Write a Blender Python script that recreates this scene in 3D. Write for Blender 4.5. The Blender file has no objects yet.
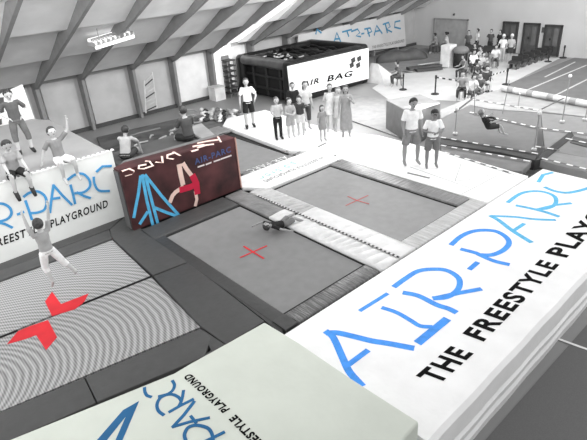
import bpy, bmesh, math, random
from mathutils import Vector, Matrix
random.seed(7)
SC = bpy.context.scene
COL = SC.collection
# ------------------------------------------------------------------ camera frame
FPX, CX, CY = 510.0, 293.5, 220.0
H = 5.2            # camera height above the trampoline deck (z = 0)
F = -1.2           # hall floor
_down = Vector((76.0, -978.0, -FPX)).normalized()
_up = -_down
_A = Vector((960 - CX, 320.0, -FPX)); _A = (_A - _A.dot(_up) * _up).normalized()
_B = _up.cross(_A)
M = Matrix((_A, _B, _up))          # camera -> world rotation
O = Vector((0, 0, H))
def ray(px, py): return M @ Vector((px - CX, -(py - CY), -FPX))
def P(px, py, z=0.0):
    d = ray(px, py); return O + d * ((z - H) / d.z)
def PX(px, py, x):
    d = ray(px, py); return O + d * (x / d.x)
def PY(px, py, y):
    d = ray(px, py); return O + d * (y / d.y)
def height_at(foot, toppy, z0):
    p = P(foot[0], foot[1], z0); lo, hi = z0, z0 + 6
    for _ in range(40):
        m = (lo + hi) / 2
        c = M.transposed() @ (Vector((p.x, p.y, m)) - O)
        if CY - FPX * c.y / -c.z > toppy: lo = m
        else: hi = m
    return m - z0
cam = bpy.data.cameras.new('camera'); co = bpy.data.objects.new('camera', cam); COL.objects.link(co)
cam.sensor_width = 36; cam.lens = 36 * FPX / 587; cam.clip_end = 300
co.matrix_world = Matrix.Translation(O) @ M.to_4x4()
SC.camera = co
SC.view_settings.view_transform = 'Standard'; SC.view_settings.look = 'None'
SC.view_settings.gamma = 1; SC.view_settings.use_curve_mapping = False
SC.view_settings.exposure = 0.0

# ------------------------------------------------------------------ materials
def lin(v):
    v /= 255.0
    return v / 12.92 if v <= .04045 else ((v + .055) / 1.055) ** 2.4
def C3(c):
    if not isinstance(c, (tuple, list)): c = (c, c, c)
    return (lin(c[0]), lin(c[1]), lin(c[2]), 1)
_mats = {}
def mat(c, rough=.7, var=.06, scale=3.0, bump=0.0, bscale=8.0, metal=0.0, stretch=None, spec=.4, emit=0.0):
    key = (c, rough, var, scale, bump, bscale, metal, stretch, spec, emit)
    if key in _mats: return _mats[key]
    m = bpy.data.materials.new('surface'); m.use_nodes = True
    nt = m.node_tree; b = nt.nodes['Principled BSDF']
    base = C3(c)
    tc = nt.nodes.new('ShaderNodeTexCoord')
    n = nt.nodes.new('ShaderNodeTexNoise'); n.inputs['Scale'].default_value = scale; n.inputs['Detail'].default_value = 4
    mp = nt.nodes.new('ShaderNodeMapping'); nt.links.new(tc.outputs['Object'], mp.inputs['Vector'])
    if stretch: mp.inputs['Scale'].default_value = stretch
    nt.links.new(mp.outputs[0], n.inputs['Vector'])
    r = nt.nodes.new('ShaderNodeValToRGB')
    r.color_ramp.elements[0].position = .3; r.color_ramp.elements[1].position = .7
    r.color_ramp.elements[0].color = tuple(x * (1 - var * 2) for x in base[:3]) + (1,)
    r.color_ramp.elements[1].color = tuple(min(1, x * (1 + var * 2)) for x in base[:3]) + (1,)
    nt.links.new(n.outputs['Fac'], r.inputs['Fac']); nt.links.new(r.outputs[0], b.inputs['Base Color'])
    b.inputs['Roughness'].default_value = rough; b.inputs['Metallic'].default_value = metal
    b.inputs['Specular IOR Level'].default_value = spec
    if bump:
        n2 = nt.nodes.new('ShaderNodeTexNoise'); n2.inputs['Scale'].default_value = bscale; n2.inputs['Detail'].default_value = 3
        nt.links.new(mp.outputs[0], n2.inputs['Vector'])
        bp = nt.nodes.new('ShaderNodeBump'); bp.inputs['Strength'].default_value = bump; bp.inputs['Distance'].default_value = .05
        nt.links.new(n2.outputs['Fac'], bp.inputs['Height']); nt.links.new(bp.outputs[0], b.inputs['Normal'])
    if emit:
        nt.links.new(r.outputs[0], b.inputs['Emission Color']); b.inputs['Emission Strength'].default_value = emit
    _mats[key] = m
    return m
def weave_mat():
    m = bpy.data.materials.new('woven_mat'); m.use_nodes = True
    nt = m.node_tree; b = nt.nodes['Principled BSDF']; b.inputs['Roughness'].default_value = .6
    tc = nt.nodes.new('ShaderNodeTexCoord')
    a = nt.nodes.new('ShaderNodeTexWave'); a.wave_type = 'RINGS'; a.rings_direction = 'Z'; a.inputs['Scale'].default_value = 3.2
    a.inputs['Distortion'].default_value = 1.0; a.inputs['Detail'].default_value = 0
    mp = nt.nodes.new('ShaderNodeMapping'); mp.inputs['Location'].default_value = (1.0, -9.5, 0); mp.inputs['Scale'].default_value = (.9, 1.3, 1)
    nt.links.new(tc.outputs['Object'], mp.inputs[0]); nt.links.new(mp.outputs[0], a.inputs['Vector'])
    n = nt.nodes.new('ShaderNodeTexWave'); n.inputs['Scale'].default_value = 9; n.bands_direction = 'X'
    nt.links.new(tc.outputs['Object'], n.inputs['Vector'])
    mx = nt.nodes.new('ShaderNodeMix'); mx.data_type = 'FLOAT'; mx.inputs[0].default_value = .45
    nt.links.new(a.outputs['Fac'], mx.inputs[2]); nt.links.new(n.outputs['Fac'], mx.inputs[3])
    r = nt.nodes.new('ShaderNodeValToRGB'); r.color_ramp.elements[0].color = C3(98); r.color_ramp.elements[1].color = C3(180)
    nt.links.new(mx.outputs[0], r.inputs[0]); nt.links.new(r.outputs[0], b.inputs['Base Color'])
    return m
WEAVE = weave_mat()
DPAD = mat(66, .55, .04, 6, .15, 10)
DPAD2 = mat(58, .5, .04, 6, .15, 10)
GMAT = mat(126, .65, .03, 5)
BLACK = mat(22, .6)
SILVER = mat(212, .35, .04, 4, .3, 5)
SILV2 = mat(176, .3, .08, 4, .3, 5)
WHITE = mat(243, .5, .02, 2, .25, 3)
OFFW = mat((203, 208, 199), .6, .015, 2, .25, 2)
BLUE = mat((62, 148, 240), .6, .08, 9)
CYAN = mat((88, 178, 222), .6, .08, 9)
DBLUE = mat((8, 92, 142), .6)
LBLUE = mat((70, 150, 205), .6)
INK = mat(18, .9, spec=.1)
RED = mat((205, 28, 40), .6)
SKIN = mat(172, .55, .03)
SKIN2 = mat(140, .55, .03)
HAIR = mat(38, .5, .2, 30)
SHOE = mat(30, .5)

# ------------------------------------------------------------------ helpers
def tag(o, label=None, cat=None, group=None, kind=None):
    if label: o['label'] = label
    if cat: o['category'] = cat
    if group: o['group'] = group
    if kind: o['kind'] = kind
    return o
def link(name, bm, m, parent=None, smooth=False):
    me = bpy.data.meshes.new(name)
    bmesh.ops.recalc_face_normals(bm, faces=bm.faces[:])
    bm.to_mesh(me); bm.free(); me.materials.append(m)
    if smooth:
        for p in me.polygons: p.use_smooth = True
    o = bpy.data.objects.new(name, me); COL.objects.link(o)
    if parent: o.parent = parent; o.matrix_parent_inverse = parent.matrix_world.inverted() if False else Matrix.Translation(-parent.location) if parent.rotation_euler.z == 0 else (Matrix.Translation(parent.location) @ Matrix.Rotation(parent.rotation_euler.z, 4, 'Z')).inverted()
    return o
def empty(name, loc, label, cat, group=None, rz=0):
    o = bpy.data.objects.new(name, None); COL.objects.link(o)
    o.empty_display_size = .1; o.location = loc; o.rotation_euler.z = rz
    return tag(o, label, cat, group)
def box(bm, c, s, rz=0.0):
    mt = Matrix.Translation(c) @ Matrix.Rotation(rz, 4, 'Z') @ Matrix.Diagonal((s[0], s[1], s[2], 1))
    return bmesh.ops.create_cube(bm, size=1, matrix=mt)['verts']
def prism(bm, pts, thick=None, bottom=None):
    """closed solid under a top polygon"""
    pts = [Vector(p) for p in pts]
    t = [bm.verts.new(p) for p in pts]
    b = [bm.verts.new((p.x, p.y, (bottom if bottom is not None else p.z - thick))) for p in pts]
    bm.faces.new(t); bm.faces.new(b[::-1])
    n = len(pts)
    for i in range(n): bm.faces.new((t[i], b[i], b[(i + 1) % n], t[(i + 1) % n]))
def prism_obj(name, pts, m, thick=.05, parent=None, bottom=None, bev=0.0):
    bm = bmesh.new(); prism(bm, pts, thick, bottom)
    o = link(name, bm, m, parent)
    if bev:
        md = o.modifiers.new('bevel', 'BEVEL'); md.width = bev; md.segments = 3
        for p in o.data.polygons: p.use_smooth = True
        md.harden_normals = False; md.limit_method = 'ANGLE'
    return o
def rect(x0, x1, y0, y1, z): return [(x0, y0, z), (x1, y0, z), (x1, y1, z), (x0, y1, z)]
def tube(bm, pts, r, seg=8):
    pts = [Vector(p) for p in pts]; rings = []
    for i, p in enumerate(pts):
        t = (pts[min(i + 1, len(pts) - 1)] - pts[max(i - 1, 0)]).normalized()
        a = t.cross(Vector((0, 0, 1)))
        if a.length < .05: a = t.cross(Vector((1, 0, 0)))
        a.normalize(); b = t.cross(a)
        rr = r[i] if isinstance(r, (list, tuple)) else r
        rings.append([bm.verts.new(p + a * rr * math.cos(k * math.tau / seg) + b * rr * math.sin(k * math.tau / seg)) for k in range(seg)])
    for q, w in zip(rings, rings[1:]):
        for k in range(seg): bm.faces.new((q[k], q[(k + 1) % seg], w[(k + 1) % seg], w[k]))
    bm.faces.new(rings[0][::-1]); bm.faces.new(rings[-1])
def ribbon(bm, pts, w, nrm, th=.004):
    """flat brush stroke lying on a surface: pts on the surface, nrm its normal"""
    nrm = Vector(nrm).normalized(); pts = [Vector(p) for p in pts]
    L, R = [], []
    for i, p in enumerate(pts):
        t = (pts[min(i + 1, len(pts) - 1)] - pts[max(i - 1, 0)]).normalized()
        s = t.cross(nrm).normalized()
        ww = (w[i] if isinstance(w, (list, tuple)) else w) / 2
        e = Vector((0, 0, 0))
        if i == 0: e = -t * ww * .6
        if i == len(pts) - 1: e = t * ww * .6
        L.append(p + s * ww + e); R.append(p - s * ww + e)
    top = [bm.verts.new(p + nrm * th) for p in L + R[::-1]]
    n = len(L)
    low = [bm.verts.new(p + nrm * .0005) for p in L + R[::-1]]
    for i in range(n - 1):
        a, b, c, d = i, i + 1, 2 * n - 2 - i, 2 * n - 1 - i
        bm.faces.new((top[a], top[b], top[c], top[d]))
    N = 2 * n
    for i in range(N): bm.faces.new((top[i], low[i], low[(i + 1) % N], top[(i + 1) % N]))
def smooth_line(pts, k=4):
    pts = [Vector((p[0], p[1], 0)) for p in pts]
    if len(pts) < 3: return [(p.x, p.y) for p in pts]
    out = []
    for i in range(len(pts) - 1):
        p0 = pts[max(i - 1, 0)]; p1 = pts[i]; p2 = pts[i + 1]; p3 = pts[min(i + 2, len(pts) - 1)]
        for j in range(k):
            t = j / k
            out.append(.5 * ((2 * p1) + (p2 - p0) * t + (2 * p0 - 5 * p1 + 4 * p2 - p3) * t * t + (3 * p1 - p0 - 3 * p2 + p3) * t ** 3))
    out.append(pts[-1])
    return [(p.x, p.y) for p in out]
def strokes(name, lines, w, surf, nrm, m, parent, curve=True):
    bm = bmesh.new()
    for i, l in enumerate(lines):
        ww = w
        if isinstance(l, tuple) and isinstance(l[1], float): l, ww = l
        q = smooth_line(l) if curve and len(l) > 3 else l
        ribbon(bm, [surf(*p) for p in q], ww, nrm, .004 + .0006 * i)
    return link(name, bm, m, parent)
def words(name, s, a, b, top, nrm, m, parent, bold=.02, th=.004, mirror=False):
    """lettering fitted on a surface: a = baseline start, b = baseline end, top = cap top above a (3D points)"""
    cu = bpy.data.curves.new('lettering', 'FONT'); cu.body = s; cu.offset = bold; cu.resolution_u = 3; cu.space_character = 1.18
    o = bpy.data.objects.new('lettering', cu); COL.objects.link(o)
    dg = bpy.context.evaluated_depsgraph_get(); dg.update()
    me = bpy.data.meshes.new_from_object(o.evaluated_get(dg))
    bpy.data.objects.remove(o); 
    xs = [v.co.x for v in me.vertices]; ys = [v.co.y for v in me.vertices]
    x0, x1, y0, y1 = min(xs), max(xs), min(ys), max(ys)
    a, b, top, nrm = Vector(a), Vector(b), Vector(top), Vector(nrm).normalized()
    for v in me.vertices:
        u = (v.co.x - x0) / (x1 - x0); w = (v.co.y - y0) / (y1 - y0)
        v.co = a + (b - a) * u + (top - a) * w + nrm * th
    me.materials.clear(); me.materials.append(m)
    r = bpy.data.objects.new(name, me); COL.objects.link(r)
    if parent:
        r.parent = parent; r.matrix_parent_inverse = Matrix.Translation(-parent.location)
    return r
def striped(name, a, b, w, L, m1, m2, par, th=.01):
    """one belt whose white and dark stretches alternate along its length"""
    a, b = Vector(a), Vector(b); d = b - a; n = max(2, int(d.length / L)); sd = d.cross(Vector((0, 0, 1))).normalized() * w / 2
    bm = bmesh.new(); rows = [[bm.verts.new(a.lerp(b, k / n) + o_) for o_ in (sd, -sd, -sd + Vector((0, 0, -th)), sd + Vector((0, 0, -th)))] for k in range(n + 1)]
    for k in range(n):
        for i in range(4):
            f_ = bm.faces.new((rows[k][i], rows[k][(i + 1) % 4], rows[k + 1][(i + 1) % 4], rows[k + 1][i])); f_.material_index = k % 2
    bm.faces.new(rows[0]); bm.faces.new(rows[-1][::-1])
    o = link(name, bm, m1, par); o.data.materials.append(m2); return o
def folded_pad(x0, x1, y0, y1, z, m, par, per=.2, amp=.022):
    """padding strip whose cover has real diagonal folds"""
    nx, ny = 8, int((y1 - y0) / .02); bm = bmesh.new(); g = []
    for j in range(ny + 1):
        row = []
        for i in range(nx + 1):
            u = i / nx; y = y0 + (y1 - y0) * j / ny; e = min(1, 6 * min(u, 1 - u)); ph = (y + .12 * u + .03 * math.sin(y * 5)) / per
            f = abs(math.sin(ph * math.pi + .8 * math.sin(y * 3.1))) ** .6
            row.append(bm.verts.new((x0 + (x1 - x0) * u, y, z - .02 + .02 * e - amp * (1 - f) * e * (.4 + .6 * math.sin(u * 3 + y * 2) ** 2))))
        g.append(row)
    for j in range(ny):
        for i in range(nx): bm.faces.new((g[j][i], g[j][i + 1], g[j + 1][i + 1], g[j + 1][i]))
    per_ = g[0] + [r[-1] for r in g[1:]] + g[-1][-2::-1] + [r[0] for r in g[-2:0:-1]]
    lo = [bm.verts.new((v.co.x, v.co.y, z - .11)) for v in per_]; N = len(per_)
    for k in range(N): bm.faces.new((per_[k], per_[(k + 1) % N], lo[(k + 1) % N], lo[k]))
    bm.faces.new(lo); return link('pad_panel', bm, m, par, True)
Z3 = (0, 0, 1)
def up(z): return lambda x, y: P(x, y, z)

# ------------------------------------------------------------------ hall shell
XW, YW = 32.0, 23.2
FLOOR = mat(140, .45, .03, .6)
o = prism_obj('floor', rect(-6, XW, -8, YW + .2, F), FLOOR, .2); tag(o, kind='structure')
def struct(name, pts, m, thick=.03, bottom=None):
    return tag(prism_obj(name, pts, m, thick, None, bottom), kind='structure')
# sports court to the right, darker, with white lines
o = struct('floor_court', rect(2.5, 12.3, -6, 2.2, F + .012), mat(104, .7, .05, 60), .01)
bm = bmesh.new()
ribbon(bm, [P(556, 338, F + .014), P(575, 345, F + .014), P(620, 361, F + .014)], .05, Z3)
tag(link('floor_line', bm, WHITE), kind='structure')
# light lane behind the deck, and the far concrete area
o = struct('floor_pale', [P(x, y, F + .012) for x, y in [(388, 99), (372, 88), (400, 72), (450, 66), (462, 50), (560, 58), (505, 86), (498, 103), (440, 100)]], mat(206, .5, .04, 1.5), .01)
o = struct('floor_carpet', [P(x, y, F + .012) for x, y in [(373, 70), (374, 56), (425, 48), (452, 52), (448, 68), (410, 73)]], mat(138, .8, .05, 3), .01)
# dark far court with white lines
o = struct('floor_far_court', [P(x, y, F + .016) for x, y in [(503, 86), (576, 57), (640, 62), (640, 112)]], mat(112, .7, .04, 2), .01)
for i, l in enumerate([[(527, 90), (587, 65)], [(552, 97), (600, 73)], [(545, 77), (575, 62)]]):
    bm = bmesh.new(); ribbon(bm, [P(*q, F + .018) for q in l], .09, Z3); tag(link('floor_far_line', bm, mat(200)), kind='structure')
WALL = mat(176, .8, .05, 1.2, .1, 3)
def wall(name, pts, m, nrm_off):
    bm = bmesh.new(); a = [bm.verts.new(p) for p in pts]; b = [bm.verts.new(Vector(p) + Vector(nrm_off)) for p in pts]
    bm.faces.new(a); bm.faces.new(b[::-1])
    n = len(a)
    for i in range(n): bm.faces.new((a[i], b[i], b[(i + 1) % n], a[(i + 1) % n]))
    return tag(link(name, bm, m), kind='structure')
ribs_x = [5.93 - 1.95, 5.93, 7.85, 10.2, 12.3, 14.5, 17.1, 19.6, 22.1, 24.6, 27.1, 29.6]
KNEE = 1.22; SL = .435
wall('wall_left', [(-6, YW, F), (XW, YW, F), (XW, YW, KNEE + .3), (-6, YW, KNEE + .3)], WALL, (0, .2, 0))
wall('wall_back', [(XW, -8, F), (XW, YW, F), (XW, YW, 1.6), (XW, 14, 5.6), (XW, -8, 5.6)], mat(198, .8, .03, .5), (.2, 0, 0))
# stepped roof: flat strip then steep strip, again and again
def roof(name, x0, x1, m):
    bm = bmesh.new(); prof = []
    y, z = YW + .1, KNEE
    while y > 9.5:
        prof.append((y, z)); prof.append((y - .9, z + .14)); 
        y -= 2.6; z += 2.6 * SL
    prof.append((y, z))
    up_ = [bm.verts.new((x0, a, b)) for a, b in prof]; dn = [bm.verts.new((x1, a, b)) for a, b in prof]
    for i in range(len(prof) - 1): bm.faces.new((up_[i], up_[i + 1], dn[i + 1], dn[i]))
    y0, z0 = prof[0]; y1, z1 = prof[-1]
    tu = [bm.verts.new((x, yy, zz + .5)) for x in (x0, x1) for yy, zz in ((y0, z0), (y1, z1))]
    bm.faces.new((tu[0], tu[1], tu[3], tu[2]))
    bm.faces.new([tu[0]] + up_ + [tu[1]]); bm.faces.new([tu[2]] + dn + [tu[3]])
    bm.faces.new((tu[0], up_[0], dn[0], tu[2])); bm.faces.new((tu[1], up_[-1], dn[-1], tu[3]))
    return tag(link(name, bm, m), kind='structure')
ROOF = mat(230, .7, .04, 1.2)
roof('ceiling', -6, 15.2, ROOF)
roof('ceiling_far', 16.5, XW, ROOF)
bm = bmesh.new()
y1 = 9.8
for a, b in ((15.2, 16.5),):
    vs = [bm.verts.new(p) for p in [(a, YW + .1, KNEE + .05), (b, YW + .1, KNEE + .05), (b, y1, KNEE + .05 + (YW + .1 - y1) * SL), (a, y1, KNEE + .05 + (YW + .1 - y1) * SL)]]
    ws = [bm.verts.new(v.co + Vector((0, 0, .06))) for v in vs]
    bm.faces.new(vs); bm.faces.new(ws[::-1])
    for i in range(4): bm.faces.new((vs[i], ws[i], ws[(i + 1) % 4], vs[(i + 1) % 4]))
tag(link('window_1', bm, mat(246, .6, .01, 1, emit=1.0)), kind='structure')
RIB = mat(134, .6, .05, 3)
for i, x in enumerate(ribs_x):
    bm = bmesh.new()
    # post leaning outwards, then the rafter
    yb, yk = YW - .12, YW - .30
    vs = [(yk + .28, KNEE), (yb + .1, F), (yb - .32, F), (yk - .22, KNEE - .1)]
    L = 13.2
    raf = [(yk + .28, KNEE + .1), (yk - .17, KNEE - .2), (yk - .17 - L, KNEE - .2 + L * SL), (yk + .28 - L, KNEE + .35 + L * SL)]
    for poly in (vs, raf):
        a = [bm.verts.new((x - .065, yy, zz)) for yy, zz in poly]; b = [bm.verts.new((x + .065, yy, zz)) for yy, zz in poly]
        bm.faces.new(a); bm.faces.new(b[::-1])
        for k in range(4): bm.faces.new((a[k], b[k], b[(k + 1) % 4], a[(k + 1) % 4]))
    tag(link('trim_%d' % (i + 1), bm, RIB), kind='structure')
    # pale cladding panel between the posts
    if i < len(ribs_x) - 1:
        x2 = ribs_x[i + 1]
        bm = bmesh.new(); box(bm, ((x + x2) / 2, YW - .04, (F + KNEE) / 2), (x2 - x - .5, .07, KNEE - F - .2))
        tag(link('trim_panel_%d' % (i + 1), bm, mat(232 if i in (4, 5) else 182, .7, .04, 2)), kind='structure')  # panels by the skylight are a lighter copy, their brightening put into the colour
bm = bmesh.new(); box(bm, (12, YW - .15, F + .08), (40, .12, .16)); tag(link('baseboard_left', bm, mat(70)), kind='structure')
bm = bmesh.new(); box(bm, (15.2, YW - .16, .3), (1.3, .12, 2.1)); tag(link('window_2', bm, mat(240, .6, .01, 1, emit=.6)), kind='structure')

# doors in the back wall
def door(n, y0, y1, z1, tone, glaz):
    d = empty('door_%d' % n, ((XW - .05), (y0 + y1) / 2, F), None, None); del_ = d
    d['kind'] = 'structure'
    bm = bmesh.new()
    for yy in (y0, y1): box(bm, (XW - .06, yy, (F + z1) / 2), (.12, .1, z1 - F))
    box(bm, (XW - .06, (y0 + y1) / 2, z1), (.12, abs(y1 - y0) + .1, .1)); link('door_frame', bm, mat(60 if glaz else 150), d)
    bm = bmesh.new(); box(bm, (XW - .04, (y0 + y1) / 2, (F + z1) / 2), (.06, abs(y1 - y0) - .1, z1 - F - .05)); leaf = link('door_leaf', bm, mat(tone, .4), d)
    if glaz:
        for k in range(2):
            bm = bmesh.new(); box(bm, (XW - .08, y0 + (y1 - y0) * (.28 + .44 * k), (F + z1) / 2 + .2), (.02, abs(y1 - y0) * .3, (z1 - F) * .6)); link('door_pane', bm, mat(90 + 14 * k, .2), d)
    bm = bmesh.new(); box(bm, (XW - .11, (y0 + y1) / 2 + .1, F + .95), (.05, .08, .12)); link('door_handle', bm, mat(40)).parent = leaf
door(1, 21.5, 19.0, .62, 165, False)
door(2, 16.5, 15.6, .58, 78, True)
door(3, 15.18, 14.28, .55, 82, True)
door(4, 13.9, 12.98, .5, 78, True)

# ------------------------------------------------------------------ trampoline deck
# solid under-structure
o = struct('floor_deck', rect(-4.5, 9.95, 4.95, 10.0, -.16), mat(60, .8), None, F)
o = struct('floor_deck_far', rect(6.75, 11.85, 10.0, 15.2, -.16), mat(60, .8), None, F)
o = struct('floor_deck_end', rect(9.95, 12.2, 4.95, 10.0, -.16), mat(60, .8), None, F)
SEAM = mat(40)
def tramp(label, pads, matpts, mmat, cross, cmat, base, group=None, name='trampoline'):
    t = empty(name, base, label, 'trampoline', group)
    prism_obj('jumping_mat', matpts, mmat, .04, t)
    # dark gap around the mat
    bm = bmesh.new(); n = len(matpts); c = sum((Vector(p) for p in matpts), Vector()) / n
    ring = [c + (Vector(p) - c) * 1.0 for p in matpts]
    for i in range(n):
        tube(bm, [ring[i] + Vector((0, 0, .0)), ring[(i + 1) % n]], .022, 6)
    link('edge_cord', bm, BLACK, t)
    for pts, m in pads: prism_obj('edge_pad', pts, m, .10, t, bev=.03)
    if cross:
        bm = bmesh.new()
        for l, w in cross: ribbon(bm, [P(x, y, -.045) for x, y in l], w, Z3, .004 + .001 * len(bm.verts) / 8)
        link('red_cross', bm, cmat, t)['label'] = 'red cross mark on the jumping mat'
    return t
def q(l, z): return [P(x, y, z) for x, y in l]
mz = -.05
# near centre trampoline (t2)
A0 = q([(239, 205), (167.5, 235.5), (281, 313.5), (384, 262)], mz)
x0, x1, ya, yb = 4.10, 6.12, 5.36, 9.27
t2 = tramp('grey trampoline in the centre with a thin red cross, beside the red printed block', [
    (rect(3.82, x0 + .0, 5.3, 9.3, .0), DPAD2),
    (rect(3.82, 6.1, 9.30, 9.95, .0), DPAD),
    (rect(4.1, 6.1, 4.98, 5.33, .0), mat(92, .28, .1, 4, 1.0, 6, stretch=(2.5, .4, 1)))],
    [(x0, ya, mz), (x1, ya, mz), (x1, yb, mz), (x0, yb, mz)], GMAT,
    [([(240.5, 257.5), (253, 252), (266.5, 246)], .035), ([(244, 246.5), (253, 252), (263.5, 258.5)], .035)], RED, (x0, ya, -.1))
# right centre trampoline (t3)
x0, x1, ya, yb = 7.20, 9.28, 5.38, 9.35
t3 = tramp('grey trampoline on the right with a faint red cross, next to the white platform', [
    (rect(9.30, 9.80, 5.4, 9.4, .0), mat(128, .35, .08, 4, .8, 5, stretch=(.5, 3, 1))),
    (rect(7.2, 9.8, 4.98, 5.37, .0), mat(188, .3, .1, 4, 1.0, 6, stretch=(2.5, .4, 1)))],
    [(x0, ya, mz), (x1, ya, mz), (x1, yb, mz), (x0, yb, mz)], mat(143, .65, .03, 5),
    [([(346, 205.5), (357, 200.5), (368, 195.5)], .022), ([(348, 196.5), (357, 200.5), (369, 204)], .022)], mat((200, 90, 90)), (x0, ya, -.1))
# padding between the two: two long silver pads with stitched seams and wrinkles
dv = empty('divider_padding', (6.65, 7.3, -.1), 'pale silvery wrinkled padding strip between the two grey trampolines', 'padding')
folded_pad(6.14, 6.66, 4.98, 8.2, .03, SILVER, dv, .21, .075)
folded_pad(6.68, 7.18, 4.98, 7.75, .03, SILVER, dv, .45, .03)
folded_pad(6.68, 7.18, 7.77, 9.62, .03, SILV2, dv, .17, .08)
prism_obj('pad_panel', rect(6.14, 6.66, 8.22, 9.93, .01), mat(120, .35, .08, 4, .6, 5), .11, dv, bev=.03)
striped('stitching', (6.67, 4.99, .034), (6.67, 9.3, .034), .04, .05, BLACK, mat(210), dv)

# left pair of woven trampolines
Lu = q([(110.7, 238.6), (0, 281), (-60, 305), (-60, 353), (0, 336), (150, 276)], mz)
Ll = q([(151.5, 277.5), (0, 338), (-60, 356), (-60, 440), (0, 411.5), (200, 327)], mz)
CR1 = [(52, 291.5), (45, 301.5), (52, 316), (75, 309), (84, 302), (88.5, 293.5), (61, 304)]
CR2 = [(48, 320), (30, 326), (18, 331), (7, 344), (25, 339), (36, 335), (46, 350), (57, 337)]
PL = mat(70, .55, .04, 6, .12, 10)
tl = empty('trampoline', (1.5, 8.8, -.1), 'pale woven trampoline in front of the white banner box, child jumping above it', 'trampoline')
prism_obj('jumping_mat', Lu, WEAVE, .04, tl)
prism_obj('edge_pad', q([(109, 229.5), (0, 270.5), (-60, 292), (-60, 303), (0, 280), (112, 238)], 0), PL, .1, tl, bev=.02)
prism_obj('edge_pad', q([(126, 214), (0, 263.5), (-60, 285), (-60, 292), (0, 270.5), (111, 228)], .005), mat(64, .55, .04, 6, .1), .1, tl, bev=.02)
prism_obj('red_cross', q(CR1, mz + .006), RED, .01, tl)['label'] = 'upper half of the broad red cross'
tm = empty('trampoline', (1.0, 6.9, -.1), 'pale woven trampoline nearest the camera on the left', 'trampoline')
prism_obj('jumping_mat', Ll, WEAVE, .04, tm)
prism_obj('red_cross', q(CR2, mz + .006), RED, .01, tm)['label'] = 'lower half of the broad red cross'
prism_obj('edge_pad', q([(200, 328.5), (85, 377), (97, 402), (205, 356), (211, 337)], .0), PL, .1, tm, bev=.015)
prism_obj('edge_pad', q([(84, 377.5), (0, 412), (-60, 440), (-60, 470), (0, 445), (96, 402.5)], .0), PL, .1, tm, bev=.015)
bm = bmesh.new()
tube(bm, [P(-60, 355, -.04), P(0, 337.3, -.04), P(18, 330.5, -.04)], .018); link('seam_cord', bm, BLACK, tm); bm = bmesh.new(); tube(bm, [P(83, 303.5, -.04), P(151, 276.5, -.04)], .018)
link('seam_cord', bm, BLACK, tm)
# walkway pads between left pair and centre
wk = empty('walkway_padding', (3.4, 7.5, -.1), 'dark grey walkway padding between the woven trampolines and the centre trampoline', 'padding')
W = [(110, 229), (127, 215), (133, 229), (206, 290), (152, 275.5), (111, 238.5)]
prism_obj('pad_panel', q([(109.5, 229.5), (127, 214.5), (141, 228.5), (187, 262), (153, 275), (112, 237.5)], .0), DPAD, .1, wk, bev=.012)
prism_obj('pad_panel', q([(187.5, 262.5), (222, 288), (264.5, 321), (226, 344), (202, 327), (153.5, 276)], .0), DPAD, .1, wk, bev=.012)
prism_obj('pad_panel', q([(226, 345), (201, 328.5), (211, 350), (195, 362)], -.002), DPAD, .1, wk, bev=.012)
strip = [(142, 228), (158, 228), (165, 236), (279, 314), (305, 297), (318, 305), (284, 333), (264.5, 320), (222, 287.5)]
prism_obj('pad_panel', q([(142, 228.5), (160, 230), (166.5, 237), (239.5, 287), (280.5, 314.5), (283, 335), (265, 320.5), (222.5, 287.5), (188, 262)], -.012), DPAD2, .1, wk)
bm = bmesh.new(); box(bm, (3.95, 5.14, .0), (.25, .33, .05)); link('corner_pad', bm, DPAD2, wk)

# fourth trampoline behind, grey mat
x0, x1, ya, yb = 7.3, 9.15, 10.9, 14.3
t4 = tramp('plain grey trampoline behind the red printed block, left of the white platform', [
    (rect(6.78, 7.28, 12.3, 15.1, .0), mat(112, .4, .05, 4, .5)),
    (rect(7.3, 9.5, 14.32, 15.1, .0), mat(120, .4, .05, 4, .5)),
    (rect(7.3, 9.15, 10.62, 10.88, .0), mat(120, .35, .1, 4, .8, 8))],
    [(x0, ya, mz), (x1, ya, mz), (x1, yb, mz), (x0, yb, mz)], GMAT, None, None, (x0, ya, -.1))
# white banner laid between t3 and t4
ban = empty('floor_banner', (8, 10, -.1), 'white banner strip lying between two trampolines with faint teal lettering', 'banner')
prism_obj('banner_sheet', [(6.72, 9.96, .04), (7.15, 9.40, .04), (9.82, 9.42, .02), (9.82, 10.6, .02), (6.95, 10.58, .04)], mat(236, .4, .03, 3, .4), .1, ban, bev=.01)
words('lettering', 'AIR-PARC', (8.75, 10.42, .022), (7.35, 10.4, .022), (8.75, 10.0, .042), Z3, mat((150, 196, 192)), ban, 0)
words('small_lettering', 'THE FREESTYLE PLAYGROUND', (9.6, 9.93, .043), (7.3, 9.88, .043), (9.6, 9.76, .043), Z3, mat(90), ban, .0)
words('pad_lettering', 'AIR-PARC', (8.9, 10.85, .021), (7.5, 10.85, .021), (8.9, 10.62, .021), Z3, mat(225), ban, 0)

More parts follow.
